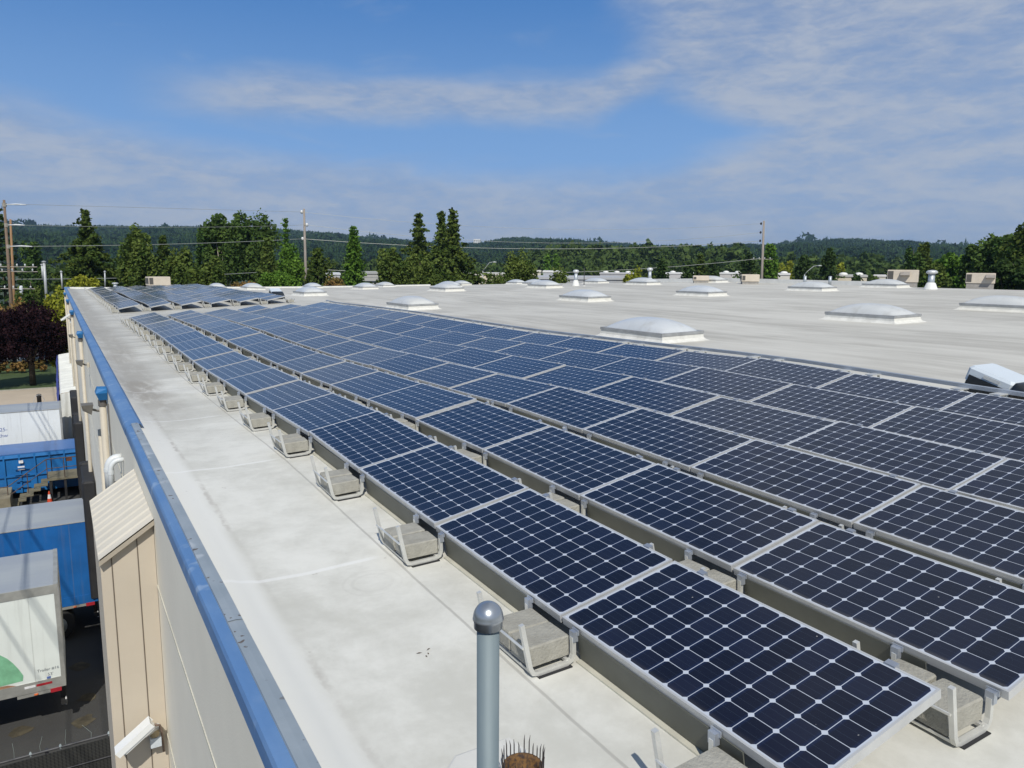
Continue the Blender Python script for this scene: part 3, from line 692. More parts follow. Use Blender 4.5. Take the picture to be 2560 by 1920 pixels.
# ------------------------------------------------------------------ trailers
def text_mesh(body,size,m,parent,loc,rot=(math.pi/2,0,0),name='lettering',ext=.001):
    cu=bpy.data.curves.new(name,'FONT'); cu.body=body; cu.size=size; cu.extrude=ext; cu.align_x='LEFT'
    t=bpy.data.objects.new('tmp',cu); COL.objects.link(t)
    dg=bpy.context.evaluated_depsgraph_get(); me=bpy.data.meshes.new_from_object(t.evaluated_get(dg)); bpy.data.objects.remove(t); bpy.data.curves.remove(cu)
    me.materials.clear(); me.materials.append(m)
    o=link(name,me,parent); o.location=loc; o.rotation_euler=rot; return o
ALT=M('trailer_aluminium',(.50,.50,.46),.45,.5,var=.12,scale=3); TROOF=M('trailer_roof',(.40,.43,.44),.5,.2,var=.12,scale=1.2,stretch=(.25,1,1),col2=(.33,.36,.40))
RED=M('tape_red',(.38,.02,.03),.4); WT=M('tape_white',(.8,.8,.8),.4); ORG=M('lens_orange',(.6,.12,.02),.3); DK=M('undercarriage',(.02,.02,.02),.7)
TYRE=M('tyre',(.018,.018,.018),.85); RIMM=M('wheel_rim',(.42,.47,.48),.4,.5,var=.1)
def trailer(label,xr,y,zt,sidecol,length=14.5,w=2.59,rail=.16,plain=False,side_var=.03,axles=(-3.7,-5.0)):
    o=thing('box_trailer',label,'trailer',(xr,y,GZ),0,'box trailers backed up to the dock')
    zt-=GZ; zb=1.22
    SD=M('trailer_side_'+label.split()[0],sidecol,.35,var=side_var,scale=1.2,spec=.5)
    if 'seam' not in SD:
        SD['seam']=1; t=NT(SD.node_tree); bs=SD.node_tree.nodes['Principled BSDF']; oc=t.coord('Object'); x_,y_,z_=t.sep(oc)
        old=bs.inputs['Base Color'].links[0].from_socket
        stk=t.noise(t.xyz(x_*7.,y_,z_*.5),1.,5,.65); sm=1.-t.step(t.m('ABSOLUTE',t.m('FRACT',x_/1.22)-.5),.004,.009)
        rv=(1.-t.step(t.m('ABSOLUTE',t.m('FRACT',x_/1.22)-.5),.012,.02))*t.m('GREATER_THAN',t.m('FRACT',z_*14.),.6)
        g=t.m('MAXIMUM',t.step(stk,.5,.75)*.16,t.m('MAXIMUM',sm*.30,rv*.14)); t.put(bs.inputs['Base Color'],t.mix(g,old,(.16,.15,.13)))
    MB().box(-length,-.07,0,w,zb,zt-rail).obj('side_panel',SD,o)
    b=MB(); b.box(-length-.002,-.07,-.012,w+.012,zt-rail,zt-.012); b.obj('top_rail',ALT,o)
    MB().box(-length,-.02,.0,w,zt-.012,zt).obj('roof',TROOF,o)
    b=MB(); b.box(-length,-.07,-.014,.05,zb-.14,zb+.12); b.box(-length,-.07,w-.05,w+.014,zb-.14,zb+.12); b.obj('lower_rail',SD if plain else ALT,o)
    b=MB(); 
    for yy in (-.02,w-.10): b.box(-.09,0,yy,yy+.12,zb-.14,zt+.004)
    b.box(-.09,.003,.10,w-.1,zt-.22,zt+.004); b.box(-.09,.003,.10,w-.1,zb-.14,zb+.03); b.obj('rear_frame',SD if plain else ALT,o)
    MB().box(-.07,-.03,.10,w-.10,zb+.03,zt-.22).obj('rear_door',WT,o)
    b=MB(); x=-.28
    tr=MB(); tw=MB()
    for i in range(10):
        tr.box(x-.32,x,-.019,-.0141,zb-.005,zb+.05); tw.box(x-.56,x-.34,-.019,-.0141,zb-.005,zb+.05); x-=1.15
    if not plain: tr.obj('red_tape',RED,o); tw.obj('white_tape',WT,o)
    MB().box(-.33,-.10,-.02,.10,zb-.24,zb-.14).obj('tail_light',RED,o); MB().lathe([(.05,0),(.04,.02)],10,(-.62,.0,zb-.2)).obj('marker_light',ORG,o)
    MB().box(-1.0,-.3,-.005,.1,zb-.23,zb-.15).obj('light_bracket',ALT,o)
    b=MB(); b.box(-.14,-.03,.35,.45,.55,zb-.1); b.box(-.14,-.03,w-.45,w-.35,.55,zb-.1); b.box(-.14,-.02,.15,w-.15,.52,.62); b.obj('underride_guard',DK,o)
    MB().box(-.05,-.018,.2,.32,.48,.64).obj('guard_plate',WT,o)
    MB().box(-length+.3,-.2,.7,w-.7,.75,zb-.13).obj('chassis',DK,o)
    for xx in axles:
        for yy,sg in ((.02,1),(w-.62,1)):
            wo=thing('wheel',None,None,(xx,yy,.5)); wo.parent=o
            mx=Matrix.Rotation(-math.pi/2,4,'X')
            def lay(p): return [(r,z) for r,z in p]
            b=MB(); b.lathe([(.30,.0),(.47,.01),(.5,.05),(.5,.55),(.47,.6),(.3,.6)],22); b.v=[tuple(mx@Vector(q)) for q in b.v]; b.obj('tyre',TYRE,wo,True)
            b=MB(); b.lathe([(.30,-.004),(.28,.03),(.12,.06),(.12,-.04),(.02,-.05)],18); b.v=[tuple(mx@Vector(q)) for q in b.v]; b.obj('rim',RIMM,wo,True)
    for yy in (.35,w-.45): MB().box(-length+2.6,-length+2.75,yy,yy+.12,.02,zb-.1).obj('landing_leg',DK,o)
    return o
T1=trailer('white trailer with a green-sleeve picture on its side, nearest the camera',-2.67,18.62,-5.64,(.70,.74,.70),rail=.22)
T2=trailer('blue trailer with a grey roof, parked behind the nearest white one',-1.77,23.55,-5.68,(.012,.115,.36),rail=.03,side_var=.12,plain=True,axles=(-1.15,-2.45))
T3=trailer('third trailer, plain white side with blue lettering, beyond the blue dumpster',-2.42,44.4,-5.66,(.74,.77,.77),rail=.05)
INK=M('ink_grey',(.20,.22,.24),.6); INKB=M('ink_blue',(.10,.16,.40),.6)
zz=lambda z:z-GZ
text_mesh('Trailer #16',.098,INK,T1,(-.565,-.004,zz(-7.745)))
text_mesh("53'",.10,INK,T1,(-.36,-.004,zz(-7.88)))
text_mesh('25-',.26,INKB,T3,(-2.76,-.004,zz(-6.62))); text_mesh('rthw',.26,INKB,T3,(-2.93,-.004,zz(-6.93)))
MB().box(-.38,-.30,-.006,-.0005,zz(-7.955),zz(-7.90)).obj('small_emblem',INKB,T1)
# side picture: a green sleeve and a forearm
def flat_patch(name,pts,m,parent,yy=-.004):
    return MB().add([(x,yy,z) for x,z in pts],[tuple(range(len(pts)))]).obj(name,m,parent)
X=lambda px,py: None
sl_=[(-.86,zz(-7.87)),(-.84,zz(-7.74)),(-.92,zz(-7.56)),(-1.02,zz(-7.38)),(-1.12,zz(-7.24)),(-1.25,zz(-7.12)),(-1.45,zz(-7.04)),(-2.2,zz(-7.0)),(-2.2,zz(-7.90)),(-1.4,zz(-7.89))]
flat_patch('side_picture',sl_,M('sleeve_green',(.22,.50,.30),.5,var=.14,scale=5),T1)
flat_patch('side_picture',[(-.98,zz(-7.965)),(-1.15,zz(-7.90)),(-1.4,zz(-7.885)),(-2.2,zz(-7.88)),(-2.2,zz(-7.975))],M('arm_tan',(.36,.20,.12),.6,var=.1),T1,-.0055)
# ------------------------------------------------------------------ blue dumpster, platform, cone
DB=M('dumpster_blue',(.010,.15,.42),.5,var=.12,scale=1.2,col2=(.008,.11,.32)); DBL=M('dumpster_lid',(.05,.15,.40),.4,var=.1,scale=.8)
dp=thing('dumpster','ribbed blue roll-off dumpster with rust patches beside the dock platform','dumpster',(-1.76,41.0,GZ))
zt=-7.15-GZ; Ld=7.0; Wd=2.3
MB().box(-Ld,0,0,Wd,.25,zt-.02).obj('body',DB,dp)
MB().box(-Ld,.02,-.06,Wd+.06,zt-.02,zt+.03).obj('lid',DBL,dp)
b=MB(); b.add([(-Ld,-.05,zt-.001),(0,-.05,zt-.001),(0,-.09,zt-.18),(-Ld,-.09,zt-.18)],[(0,1,2,3)]); 
for i in range(11): x=-.02-i*.62; b.box(x-.07,x,-.085,-.001,.25,zt-.02)
b.obj('rib',DB,dp)
b=MB(); b.box(-Ld,-.0,-.075,-.001,1.05,1.12); b.obj('rail',DB,dp)
b=MB(); b.box(-.62,-.36,-.004,-.0005,1.55,1.75); b.box(-1.30,-1.22,-.004,-.0005,.8,1.7); b.obj('rust_patch',M('rust_patch',(.16,.06,.03),.9,var=.3,scale=8),dp)
b=MB()
for zz_ in (.55,.85,1.15,1.45): b.box(-2.76,-2.20,-.14,-.10,zz_,zz_+.04)
b.obj('ladder_rung',DB,dp)
MB().box(-2.56,-2.38,-.0905,-.0895,1.70,1.84).obj('sticker',WT,dp); MB().box(-2.62,-2.34,-.0905,-.0895,1.38,1.56).obj('sticker',WT,dp)
pf=thing('dock_platform','worn grey timber dock platform with steps and handrails','platform',(-1.77,39.35,GZ))
WOOD=M('weathered_deck',(.20,.18,.12),.9,var=.2,scale=3,stretch=(1,6,1))
MB().box(-1.40,0,0,1.55,1.06,1.15).obj('deck',WOOD,pf)
b=MB()
for x in (-1.3,-.7,-.1):
    for y in (.05,1.4): b.box(x-.05,x+.05,y,y+.1,0,1.06)
b.obj('leg',DK,pf)
for i in range(5): MB().box(-1.40-.30*(i+1),-1.42-.30*i,.1,1.4,1.06-.2*(i+1)-.05,1.06-.2*(i+1)).obj('step',WOOD,pf)
b=MB(); RP=[(0,.03,2.1),(-1.4,.03,2.1),(-3.0,.03,1.0),(-5.2,.03,1.0)]
b.tube(RP,.022,6); b.tube([(p[0],p[1],p[2]-.45) for p in RP],.018,6)
for x,z0,z1 in ((0,1.15,2.1),(-.7,1.15,2.1),(-1.4,1.15,2.1),(-2.2,.6,1.55),(-3.0,0,1.0),(-4.1,0,1.0),(-5.2,0,1.0)): b.tube([(x,.03,z0),(x,.03,z1)],.02,6)
b.obj('handrail',M('rail_rust',(.13,.085,.06),.8,var=.25,scale=9),pf)
MB().box(-5.4,-2.9,-.6,1.5,.0,.62).obj('landing',M('landing_concrete',(.26,.23,.16),.9,var=.2,scale=2),pf)
cn=thing('traffic_cone','orange traffic cone with a white band in front of the dock platform','cone',(-3.16,39.25,GZ))
cn.location=(-3.16,39.25,GZ); cn.scale=(.8,.8,.8)
OR=M('cone_orange',(.65,.07,.02),.5)
b=MB(); b.box(-.19,.19,-.19,.19,0,.035); b.lathe([(.15,.035),(.10,.32)],18); b.lathe([(.062,.56),(.035,.74),(.02,.75)],18); b.obj('body',OR,cn)
MB().lathe([(.10,.32),(.062,.56)],18).obj('white_band',WT,cn)
# dock canopy
dc=thing('dock_canopy','white corrugated dock canopy with a blue side curtain along the far wall','canopy',(0,0,0))
CV=M('canopy_vinyl',(.70,.71,.67),.6,var=.08,scale=1.4); b=MB(); n=110; v=[]
for i in range(n+1):
    y=47.9+21.7*i/n; zc=-5.38+.05*math.sin(i*2.1)-.03*((i//10)%2)
    v+=[(-2.44,y,zc-.08),(-2.38,y,zc),(-1.61,y,zc+.12)]
b.add(v,[(i*3+k,i*3+3+k,i*3+4+k,i*3+1+k) for i in range(n) for k in (0,1)]); b.obj('roof_sheet',CV,dc)
b=MB(); n=14; v=[]
for i in range(n+1):
    x=-2.42+.80*i/n
    for j in range(7): v.append((x,47.9+.03*math.sin(i*1.1+j*.7)+.02*math.sin(j*2.3),-5.41+.115*i/n-(2.9*j/6)))
b.add(v,[(i*7+j,i*7+j+1,(i+1)*7+j+1,(i+1)*7+j) for i in range(n) for j in range(6)]); b.obj('end_curtain',CV,dc,True)
b=MB(); n=80; v=[]
for i in range(n+1):
    y=47.9+21.6*i/n; w=.05*math.sin(i*1.7)+.04*math.sin(i*.6)
    v+=[(-2.48+w*.3,y,-5.40),(-2.56+w,y,-6.2+.3*math.sin(i*.5)),(-2.52+w,y,-7.9)]
b.add(v,[(i*3+k,i*3+3+k,i*3+4+k,i*3+1+k) for i in range(n) for k in (0,1)]); b.obj('side_curtain',M('tarp_blue',(.06,.09,.42),.6,var=.15,scale=2),dc,True)
# black mesh fence at the corner of the yard
fc=thing('mesh_fence','black slatted chain-link fence with pale post caps in the near yard','fence',(-1.62,14.3,GZ))
def slat_mat():
    Mt=bpy.data.materials.new('fence_slats'); Mt.use_nodes=True; t=NT(Mt.node_tree); b=Mt.node_tree.nodes['Principled BSDF']
    x,y,z=t.sep(t.coord('Object')); f=t.m('FRACT',x*16.); g=t.m('FRACT',(x+z)*14.)
    c=t.mix(t.step(t.m('ABSOLUTE',f-.5),.25,.45),(.022,.022,.02),(.006,.006,.006)); c=t.mix(t.step(t.m('ABSOLUTE',g-.5),.42,.48)*.5,c,(.07,.07,.06))
    t.put(b.inputs['Base Color'],c); b.inputs['Roughness'].default_value=.7; return Mt
MB().box(-14,0,-.012,.012,.05,1.93).obj('slat_panel',slat_mat(),fc)
b=MB(); b.tube([(-14,0,2.0),(0,0,2.0)],.024,8); b.tube([(-14,-.03,1.55),(0,-.03,1.55)],.012,6); b.obj('rail',M('fence_rail',(.05,.05,.055),.5,var=.2),fc)
for i in range(11):
    p=MB().tube([(-.12-.62*i*2,.04,0),(-.12-.62*i*2,.04,2.02)],.03,8).obj('post',M('fence_post',(.045,.045,.05),.5),fc)
for i in range(26):
    if random.random()<.7: MB().lathe([(.020,0),(.026,.05),(.012,.085)],8,(-.1-.25*i+random.uniform(-.04,.04),0,1.975)).obj('tie_cap',M('tie_pale',(.40,.46,.47),.5,var=.2),fc)
for i in range(7):
    x=-.2-.42*i; P=[(x,0,2.0),(x+random.uniform(-.05,.05),.02,2.12),(x+random.uniform(-.14,.14),.05,2.25+random.uniform(0,.08))]
    MB().tube(P,.003,4).obj('loose_wire',M('wire_pale',(.24,.29,.27),.5),fc)
# ------------------------------------------------------------------ neighbouring roofs and buildings
nb=thing('annex_building','lower white-roofed wing with dark parapet beyond the right edge of the roof','building',(0,0,0))
MB().box(44.,64.,14.,62.,GZ,NZ).obj('wall',M('annex_wall',(.60,.57,.49),.75),nb); MB().box(43.8,64.2,13.8,62.2,NZ,NZ+.15).obj('roof',M('annex_roof',(.52,.51,.47),.7,var=.08,scale=.2),nb)
b=MB(); b.box(43.7,64.3,13.6,13.8,NZ-.1,NZ+.9); b.box(64.2,64.4,13.6,62.4,NZ-.1,NZ+1.15); b.box(43.7,64.3,62.2,62.4,NZ-.1,NZ+.9); b.obj('parapet',M('annex_parapet',(.14,.17,.20),.6),nb)
WIN=M('window_dark',(.03,.045,.06),.15)
def lowbuilding(px0,px1,pt,pb,D,label,wallc,depth=25,roofc=(.60,.60,.57),win=None,domes=0,cat='building'):
    a,c=at_dist(px0,pt,D),at_dist(px1,pt,D); zt=(a.z+c.z)/2
    dv=(c-a); dv.z=0; L=dv.length; ang=math.atan2(dv.y,dv.x)
    o=thing('low_building',label,cat,(a.x,a.y,GZ),ang); H=zt-GZ
    wm=M('far_wall_%d'%int(px0),wallc,.75,var=.05,scale=.3)
    MB().box(0,L,0,depth,0,H-.35).obj('wall',wm,o); MB().box(-.15,L+.15,-.15,depth+.15,H-.35,H).obj('roof',M('far_roof_%d'%int(px0),roofc,.7,var=.05,scale=.1),o)
    if win:
        for (f0,f1,z0,z1) in win: MB().box(f0*L,f1*L,-.06,.0,z0*H,z1*H).obj('window',WIN,o)
    for k in range(domes):
        MB().lathe([(.9,0),(.85,.2),(.65,.42),(.3,.52),(.05,.55)],10,(L*(k+.5)/domes,3.5+2*(k%2),H)).obj('skylight',WHITE,o,True)
    return o
lowbuilding(902,946,680,704,150,'grey two-tier warehouse glimpsed between two trees behind the far parapet',(.42,.42,.40),roofc=(.40,.41,.41),win=[(.0,1,.80,.83)])
lowbuilding(1150,1272,683,704,150,'cream warehouse with a shaded dock door behind the street lamp',(.70,.62,.46),roofc=(.62,.60,.54),win=[(.55,.86,.55,.80),(.05,.5,.0,.5)])
lowbuilding(1315,1352,676,700,185,'pale building with cream fascia behind the left round bush',(.62,.58,.45),roofc=(.70,.68,.60))
lowbuilding(1358,1405,677,700,180,'small building with a bright white roof below the two poplars',(.45,.47,.50),roofc=(.76,.76,.74),win=[(0,1,.5,.8)])
lowbuilding(1330,1560,693,712,120,'long low grey roof running behind the skylights',(.36,.37,.38),roofc=(.44,.45,.46))
lowbuilding(1500,1585,682,700,230,'grey flat warehouse with small white skylights in the distance',(.40,.40,.41),domes=3,roofc=(.50,.50,.50))
lowbuilding(1665,1765,682,702,230,'distant white warehouse, left of the pair behind dark conifers',(.50,.49,.48),roofc=(.72,.72,.70),domes=3,win=[(.1,.13,.3,.8)])
lowbuilding(1800,1890,682,702,230,'distant white warehouse, right of the pair behind dark conifers',(.52,.50,.47),roofc=(.72,.72,.70),domes=3)
lowbuilding(1945,1975,684,708,190,'narrow white gable end beside the bright green poplar',(.66,.64,.58),roofc=(.74,.74,.72),domes=1)
lowbuilding(2088,2168,688,710,170,'cream warehouse with a dark window band left of the large rooftop unit',(.64,.57,.44),roofc=(.50,.49,.46),win=[(.05,.5,.35,.58)],domes=2)
lowbuilding(2185,2215,688,708,200,'pale gabled building corner just left of the large rooftop unit',(.62,.58,.48),roofc=(.70,.68,.64))
lowbuilding(670,735,712,722,110,'pale roof corner glimpsed under the birch behind the far parapet',(.62,.64,.63),roofc=(.74,.75,.74))
lowbuilding(790,850,683,700,170,'grey metal roof glimpsed behind the utility pole',(.45,.46,.47),roofc=(.60,.62,.63))
# ------------------------------------------------------------------ poles, wires, lamps
WOODP=M('pole_wood',(.23,.165,.115),.9,var=.18,scale=5,stretch=(1,1,.1)); POLEG=M('pole_grey',(.33,.29,.25),.9,var=.15,scale=5,stretch=(1,1,.1)); PORC=M('insulator',(.70,.72,.72),.3); WIRE=M('wire',(.42,.44,.40),.5,.2); XARM=M('cross_arm',(.36,.33,.28),.8)
def upole(px,pt,D,label,m,arms=(),r=.17,lean=0.,base_px=None):
    P=at_dist(px,pt,D); o=thing('utility_pole',label,'utility pole',(P.x,P.y,GZ),0,'wooden utility poles')
    H=P.z-GZ; B=at_dist(base_px if base_px else px,horizon(px)+(CAM.z-GZ)/D*F_PX,D)
    dxl,dyl=B.x-P.x,B.y-P.y
    MB().tube([(dxl,dyl,0),(dxl*.5,dyl*.5,H*.5),(0,0,H)],[r*1.25,r*1.1,r*.8],10).obj('shaft',m,o,True)
    return o,P,H
rt=Vector((RR.x,RR.y,0)).normalized(); fw_=Vector((FF.x,FF.y,0)).normalized()
def arm(o,H,z,l0,l1,dirv=rt,ins=3,m=XARM,th=.06):
    a,b_=dirv*l0,dirv*l1
    MB().tube([(a.x,a.y,z),(b_.x,b_.y,z)],th,6).obj('cross_arm',m,o)
    for k in range(ins):
        t=l0+(l1-l0)*(k+.5)/ins; p=dirv*t
        MB().lathe([(.05,z+.06),(.10,z+.12),(.05,z+.2),(.11,z+.26),(.05,z+.36)],8,(p.x,p.y,0)).obj('insulator',PORC,o,True)
p1,P1,H1=upole(10,500,112,'tall wooden utility pole with several cross-arms at the far left',WOODP,base_px=34)
zpy=lambda py,D=112,px=20: at_dist(px,py,D).z-GZ
for py,l in ((512,2.6),(563,2.2),(616,2.9)):
    z=zpy(py); MB().tube([(0,0,z),tuple(rt*l*.55+Vector((0,0,z+.05))),tuple(rt*l+Vector((0,0,z+.0)))],[.05,.10,.07],8).obj('bracket_insulator',PORC,p1,True)
    MB().lathe([(.22,-.25),(.24,.2)],8,(0,0,z)).obj('band',XARM,p1)
arm(p1,H1,zpy(667),-1.6,3.3,ins=5); arm(p1,H1,zpy(679),-1.6,3.3,ins=4); arm(p1,H1,zpy(722),-1.4,2.8,ins=4)
MB().lathe([(.20,zpy(748)),(.20,zpy(718)),(.1,zpy(714))],10,tuple(rt*1.1)).obj('transformer',M('transformer_grey',(.62,.65,.68),.5),p1,True)
p1b,P1b,H1b=upole(26,548,122,'second, browner utility pole just right of the tall left one',M('pole_orange',(.34,.20,.10),.9,var=.15,scale=5,stretch=(1,1,.1)),r=.15,base_px=38)
p2,P2,H2=upole(760,522,140,'grey wooden utility pole rising behind the far parapet',POLEG,r=.22,base_px=768)
z2=lambda py:at_dist(760,py,140).z-GZ
for py,s in ((530,-1),(562,1),(597,-1)): MB().lathe([(.10,-.3),(.24,-.15),(.24,.15),(.1,.3)],8,tuple(rt*s*.42+Vector((0,0,z2(py))))).obj('insulator',PORC,p2,True)
arm(p2,H2,z2(692),-1.9,-.2,ins=3); MB().tube([(0,0,z2(672)),tuple(rt*-1.1+Vector((0,0,z2(680)))),tuple(rt*-1.6+Vector((0,0,z2(692))))],.05,6).obj('brace',XARM,p2)
p3,P3,H3=upole(1910,552,165,'grey utility pole with black insulators behind the middle skylights',POLEG,r=.24,base_px=1900)
z3=lambda py:at_dist(1908,py,165).z-GZ
for py in (559,581,602): MB().lathe([(.10,-.25),(.22,0),(.1,.25)],8,tuple(rt*-.55+Vector((0,0,z3(py))))).obj('insulator',BLK,p3,True)
arm(p3,H3,z3(648),-2.2,2.2,ins=4)
def wire(label,pts,D,r,m=WIRE,name='power_line',group='overhead power lines'):
    # pts: (px,py,dist) anchors, parabolic sag already in the points
    P=[at_dist(*q) for q in pts]
    Q=[]
    for i in range(len(P)-1):
        for k in range(8):
            Q.append(P[i].lerp(P[i+1],k/8))
    Q.append(P[-1])
    return tag(MB().tube([tuple(q) for q in Q],r,5).obj(name,m),label,'power line',group)
def span(a,b,mid_py,n=10):
    # parabola through a, mid, b in depth-linear world space
    A,B=at_dist(*a),at_dist(*b); Mx=(a[0]+b[0])/2; 
    out=[]
    mid=A.lerp(B,.5); 
    # sag so that the middle point projects to mid_py
    d=mid-CAM; z=d.dot(FF); py=960-F_PX*d.dot(UU)/z; sag=(mid_py-py)*z/F_PX
    return [A.lerp(B,t)-Vector((0,0,sag*4*t*(1-t))) for t in [i/n for i in range(n+1)]]
def wire2(label,spans,r,m=WIRE):
    Q=[]
    for s in spans: Q+=span(*s) if not Q else span(*s)[1:]
    return tag(MB().tube([tuple(q) for q in Q],r,5).obj('power_line',m),label,'power line','overhead power lines')
WG=M('wire_green',(.34,.40,.34),.5)
wire2('top overhead wire against the sky, through all three utility poles',[((58,511,112),(755,530,140),522),((755,530,140),(1903,559,165),572)],.022)
wire2('second overhead wire from the top, meeting the grey pole halfway',[((58,563,112),(765,562,140),568),((765,562,140),(1903,581,165),607)],.026)
wire2('third overhead wire, crossing in front of the wooded hills',[((62,616,112),(756,597,140),609),((756,597,140),(1903,602,165),622)],.040)
wire2('lowest thick cable, crossing in front of the tree trunks',[((40,698,112),(762,672,140),690),((762,672,140),(1903,646,165),682)],.042)
for k,(dx_,zz_) in enumerate(((-6.5,7.2),(-8.2,7.2),(-9.6,5.5))):
    b=MB(); b.tube([(dx_+ (P1.x+[-1.2,1.,2.4][k]-dx_)*t,-60+(P1.y+60)*t,zz_-(zz_-(zpy([667,667,679][k])+GZ))*t-3.0*t*(1-t)) for t in [i/24 for i in range(25)]],.02,5)
    tag(b.obj('power_line',WIRE),'overhead wire %s running above the dock yard to the far-left pole'%('nearest the wall','in the middle','farthest from the wall')[k],'power line','overhead power lines')
LAMPG=M('lamp_grey',(.50,.52,.52),.5,.2)
def street_lamp(px,pt,D,label,side=1,lx=4.2):
    P=at_dist(px,pt,D); o=thing('street_lamp',label,'street lamp',(P.x,P.y,GZ),0,'street lamps among the distant buildings'); H=P.z-GZ
    e=rt*side
    MB().tube([(0,0,0),(0,0,H-1.6)],[.13,.10],8).obj('post',LAMPG,o,True)
    MB().tube([(0,0,H-1.6),tuple(e*.5+Vector((0,0,H-1.0))),tuple(e*lx*.7+Vector((0,0,H-.1))),tuple(e*lx+Vector((0,0,H)))],.05,6).obj('arm',LAMPG,o,True)
    b=MB(); c=e*(lx+.4); b.lathe([(.42,-.08),(.38,.05),(.1,.12)],8,(c.x,c.y,H)); b.obj('lamp_head',LAMPG,o,True)
street_lamp(1207,655,140,'grey street lamp in front of the cream warehouse',1,1.7)
street_lamp(2013,664,150,'grey street lamp in front of dark conifers, right of the distant pole',1,2.2)
def slim_post(px,pt,pb,D,r,label,lean_px=0,name='slim_post',m=None):
    P=at_dist(px,pt,D); B=at_dist(px+lean_px,pb,D); o=thing(name,label,'post',(B.x,B.y,B.z))
    v=P-B
    MB().tube([(0,0,0),tuple(v)],[r*1.15,r],8).obj('shaft',m or LAMPG,o,True)
    MB().lathe([(r*1.6,v.z-.02),(r*1.6,v.z+.06),(r*.4,v.z+.12)],8,(v.x,v.y,0)).obj('cap',m or LAMPG,o)
slim_post(110,655,768,92,.13,'tall pale metal post on the lawn left of the far roof corner',8)
slim_post(105,662,700,110,.12,'shorter pale post just left of the tall metal post',3)
slim_post(153,680,722,80,.07,'thin grey post rising at the far left corner of the roof',3)
slim_post(262,680,720,82,.06,'thin grey post behind the far parapet, left of the round pine',1)
# bollard with hoop behind the far trailer
hy=thing('hydrant','small black yard hydrant inside a wire hoop behind the far white trailer','hydrant',(-3.99,69.9,GZ))
MB().lathe([(.16,0),(.16,.55),(.2,.6),(.17,.75),(.05,.8)],12).obj('body',BLK,hy,True)
MB().tube([(-.4*math.cos(a),-.15,.75*math.sin(a)) for a in np.linspace(0,math.pi,12)],.02,6).obj('hoop',LAMPG,hy)
# ------------------------------------------------------------------ foliage
def leaf_mat(name,c1,c2,trans=.25):
    Mt=bpy.data.materials.new(name); Mt.use_nodes=True; t=NT(Mt.node_tree); Mt.node_tree.nodes.clear()
    a=t.n('ShaderNodeAttribute',attribute_name='tint'); f=S(t,a.outputs['Fac'])
    g={'leaf_purple':1.,'leaf_hill':.95,'leaf_far_wood':2.0}.get(name,1.75)
    c=t.mix(f,tuple(v*g for v in c1),tuple(v*g for v in c2))
    d=t.n('ShaderNodeBsdfDiffuse'); t.put(d.inputs[0],c); tr=t.n('ShaderNodeBsdfTranslucent'); t.put(tr.inputs[0],c)
    mx=t.n('ShaderNodeMixShader'); mx.inputs[0].default_value=trans
    Mt.node_tree.links.new(d.outputs[0],mx.inputs[1]); Mt.node_tree.links.new(tr.outputs[0],mx.inputs[2])
    o=t.n('ShaderNodeOutputMaterial'); Mt.node_tree.links.new(mx.outputs[0],o.inputs[0]); return Mt
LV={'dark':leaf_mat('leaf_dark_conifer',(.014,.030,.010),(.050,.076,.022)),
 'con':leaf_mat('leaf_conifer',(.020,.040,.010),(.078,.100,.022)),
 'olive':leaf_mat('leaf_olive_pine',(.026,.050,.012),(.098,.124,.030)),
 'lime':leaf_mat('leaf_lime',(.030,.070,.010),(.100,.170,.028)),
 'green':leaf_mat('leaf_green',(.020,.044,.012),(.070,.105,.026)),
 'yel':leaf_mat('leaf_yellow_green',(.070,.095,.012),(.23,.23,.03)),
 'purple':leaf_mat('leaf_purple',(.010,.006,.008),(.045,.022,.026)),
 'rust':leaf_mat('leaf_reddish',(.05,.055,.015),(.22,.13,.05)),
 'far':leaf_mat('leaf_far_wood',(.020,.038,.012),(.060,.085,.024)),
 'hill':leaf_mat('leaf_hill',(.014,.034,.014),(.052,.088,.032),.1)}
BARK=M('bark',(.10,.075,.055),.9,var=.2,scale=6); PALE=M('pale_bark',(.40,.36,.29),.9,var=.2,scale=6)
rng=np.random.default_rng(11)
def leaves(C,size,tint,flat=0.,droop=None):
    # quads of random orientation round centres C
    n=len(C); a=rng.normal(size=(n,3)); a/=np.linalg.norm(a,axis=1)[:,None]
    if flat: a[:,2]*=(1-flat)
    b=rng.normal(size=(n,3)); b-=a*(b*a).sum(1)[:,None]/np.maximum((a*a).sum(1)[:,None],1e-6); b/=np.linalg.norm(b,axis=1)[:,None]
    s=(size*rng.uniform(.6,1.35,n))[:,None]
    V=np.stack([C-a*s*.5-b*s*.28,C+a*s*.05-b*s*.5,C+a*s*.55+b*s*.2,C-a*s*.1+b*s*.5],1).reshape(-1,3)
    Fq=np.arange(n*4).reshape(n,4)
    return V,Fq,tint
def crown_broad(w,h,n,size,clumps=26,tall=1.,seed=0,up=False,lean=.0):
    r=np.random.default_rng(seed)
    cl=[];rad=[]
    while len(cl)<clumps:
        p=r.uniform(-1,1,3); d=np.linalg.norm(p)
        if d>1 or d<.35: continue
        if p[2]<-.55 and r.random()<.6: continue
        cl.append(p*.80); rad.append(r.uniform(.20,.40))
    cl=np.array(cl); rad=np.array(rad); ct=r.uniform(0,1,len(cl))
    k=r.integers(0,len(cl),n); v=r.normal(size=(n,3)); v/=np.linalg.norm(v,axis=1)[:,None]
    v*=(r.uniform(.35,1,n)**.5)[:,None]
    if up: v[:,2]=v[:,2]*1.7+.25
    P=cl[k]+v*rad[k][:,None]
    P=P*np.array([w/2,w/2,h/2])+np.array([0,0,h/2])
    t=np.clip(ct[k]*.55+r.uniform(0,.45,n),0,1)
    return leaves(P,size,t)
